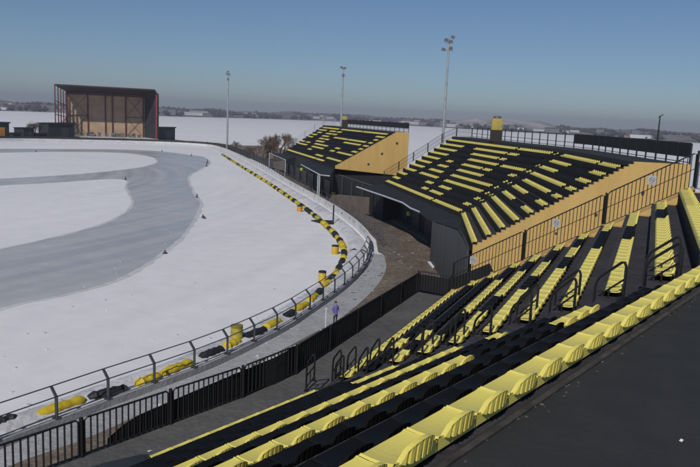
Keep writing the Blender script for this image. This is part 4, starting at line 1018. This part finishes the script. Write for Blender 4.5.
def build_person(x,y,face):
    o,sk,rl,face,Hn=person(x,y,face)
    me=o.data
    if not me.skin_vertices:
        bpy.context.view_layer.objects.active=o
        bm=bmesh.new(); bm.from_mesh(me); bm.verts.layers.skin.verify(); bm.to_mesh(me); bm.free()
    for i,r in enumerate(sk):
        d_=me.skin_vertices[0].data[i]; d_.radius=(r*Hn/1.72,)*2; d_.use_root=(i==0)
    ss=o.modifiers.new('sub','SUBSURF'); ss.levels=2; ss.render_levels=2
    dg=bpy.context.evaluated_depsgraph_get(); ev=o.evaluated_get(dg); nm=bpy.data.meshes.new_from_object(ev)
    o.modifiers.clear(); o.data=nm; nm.name='person'
    for m_ in (TROU,JACK,SKIN,HAIRM): nm.materials.append(m_)
    k=Hn/1.72
    for p in nm.polygons:
        c=p.center/k; p.use_smooth=True
        if c.z>1.50 : p.material_index=3 if (c.z>1.665 or c.y>.02) else 2
        elif c.z>.86 or (abs(c.x)>.17 and c.z>.86): p.material_index=1
        else: p.material_index=0
        if abs(c.x)>.17 and c.z<.875 and c.z>.7: p.material_index=2
    o.location=(x,y,0); o.rotation_euler[2]=face
    # clothing, hair and face as children
    j=MB(); 
    j.tube([(0,0,.80*k),(0,0,.95*k),(0,0,1.12*k),(0,0,1.30*k),(0,0,1.42*k),(0,0,1.49*k)],[.175*k,.172*k,.158*k,.185*k,.14*k,.085*k],16,caps=False); j.build('jacket',JACK,o,smooth=True)
    h_=MB(); h_.tube([(0,.035*k,1.56*k),(0,.03*k,1.62*k),(0,.02*k,1.69*k),(0,.01*k,1.745*k),(0,.0,1.77*k)],[.085*k,.105*k,.108*k,.075*k,.02*k],14); h_.build('hair',HAIRM,o,smooth=True)
    f=MB()
    for s in (-1,1): f.tube([(s*.033*k,-.112*k,1.64*k),(s*.033*k,-.118*k,1.64*k)],[.013*k,.006*k],8)
    f.tube([(-.022*k,-.098*k,1.583*k),(.022*k,-.098*k,1.583*k)],.005*k,5); f.build('face_features',mat('eye_dark',(.04,.03,.03),.4),o)
    nz=MB(); nz.tube([(0,-.105*k,1.645*k),(0,-.128*k,1.61*k),(0,-.105*k,1.60*k)],[.008*k,.015*k,.008*k],6); 
    for s in (-1,1): nz.tube([(s*.097*k,0,1.655*k),(s*.106*k,.005*k,1.63*k),(s*.097*k,0,1.60*k)],[.01*k,.018*k,.01*k],6)
    nz.build('nose_and_ears',SKIN,o,smooth=True)
    tag(o,'person in a purple jacket and dark trousers standing on the path outside the track fence','person')
px_,py_=at(335,324.5); build_person(px_,py_,R(35))
#---------------------------------------------------------------- haze
m=MB(); m.box((0,0,33),(4600,4600,34)); 
hz_o=m.build('haze',[bpy.data.materials.new('haze')]); hm=hz_o.data.materials[0]; hm.use_nodes=True; nt=hm.node_tree; nt.nodes.clear()
o_=nt.nodes.new('ShaderNodeOutputMaterial'); v_=nt.nodes.new('ShaderNodeVolumePrincipled'); v_.inputs['Density'].default_value=HAZE_D; v_.inputs['Color'].default_value=HAZE_C; v_.inputs['Anisotropy'].default_value=.2
nt.links.new(v_.outputs['Volume'],o_.inputs['Volume']); tag(hz_o,kind='stuff',label='thin grey air haze over the whole place',cat='haze')
#---------------------------------------------------------------- light, sky, camera
SUN_AZ=18.; SUN_EL=42.   # sun behind the camera, SUN_AZ degrees to the left of straight behind
sx,sy=-math.sin(R(SUN_AZ)),-math.cos(R(SUN_AZ)); sd=Vector((sx*math.cos(R(SUN_EL)),sy*math.cos(R(SUN_EL)),math.sin(R(SUN_EL))))
ld=bpy.data.lights.new('sun','SUN'); ld.energy=SUN_E; ld.angle=R(.6); ld.color=(1.,.95,.88); lo=bpy.data.objects.new('sun',ld); COL.objects.link(lo); lo.rotation_euler=sd.to_track_quat('Z','Y').to_euler(); lo.location=(0,-20,60)
wd=bpy.data.worlds.new('World'); SC.world=wd; wd.use_nodes=True; nt=wd.node_tree; bg=nt.nodes['Background']; sky=nt.nodes.new('ShaderNodeTexSky'); sky.sky_type='NISHITA'; sky.sun_disc=False; sky.sun_elevation=R(SUN_EL); sky.sun_rotation=math.atan2(sx,sy)%(2*math.pi)
sky.air_density=AIR; sky.dust_density=DUST; sky.ozone_density=OZ; sky.altitude=ALT
nt.links.new(sky.outputs['Color'],bg.inputs['Color']); bg.inputs['Strength'].default_value=SKY_S
cam=bpy.data.cameras.new('camera'); co=bpy.data.objects.new('camera',cam); COL.objects.link(co)
cam.sensor_width=36; cam.lens=F_PX/700*36; cam.clip_end=12000; cam.clip_start=.1
co.matrix_world=Matrix(((RT[0],UP[0],-FWD[0],0),(RT[1],UP[1],-FWD[1],0),(RT[2],UP[2],-FWD[2],H),(0,0,0,1)))
SC.camera=co; SC.render.engine='CYCLES'
SC.view_settings.view_transform='Standard'; SC.view_settings.look='None'; SC.view_settings.gamma=1; SC.view_settings.exposure=EXPO
SC.render.resolution_x=1024; SC.render.resolution_y=683
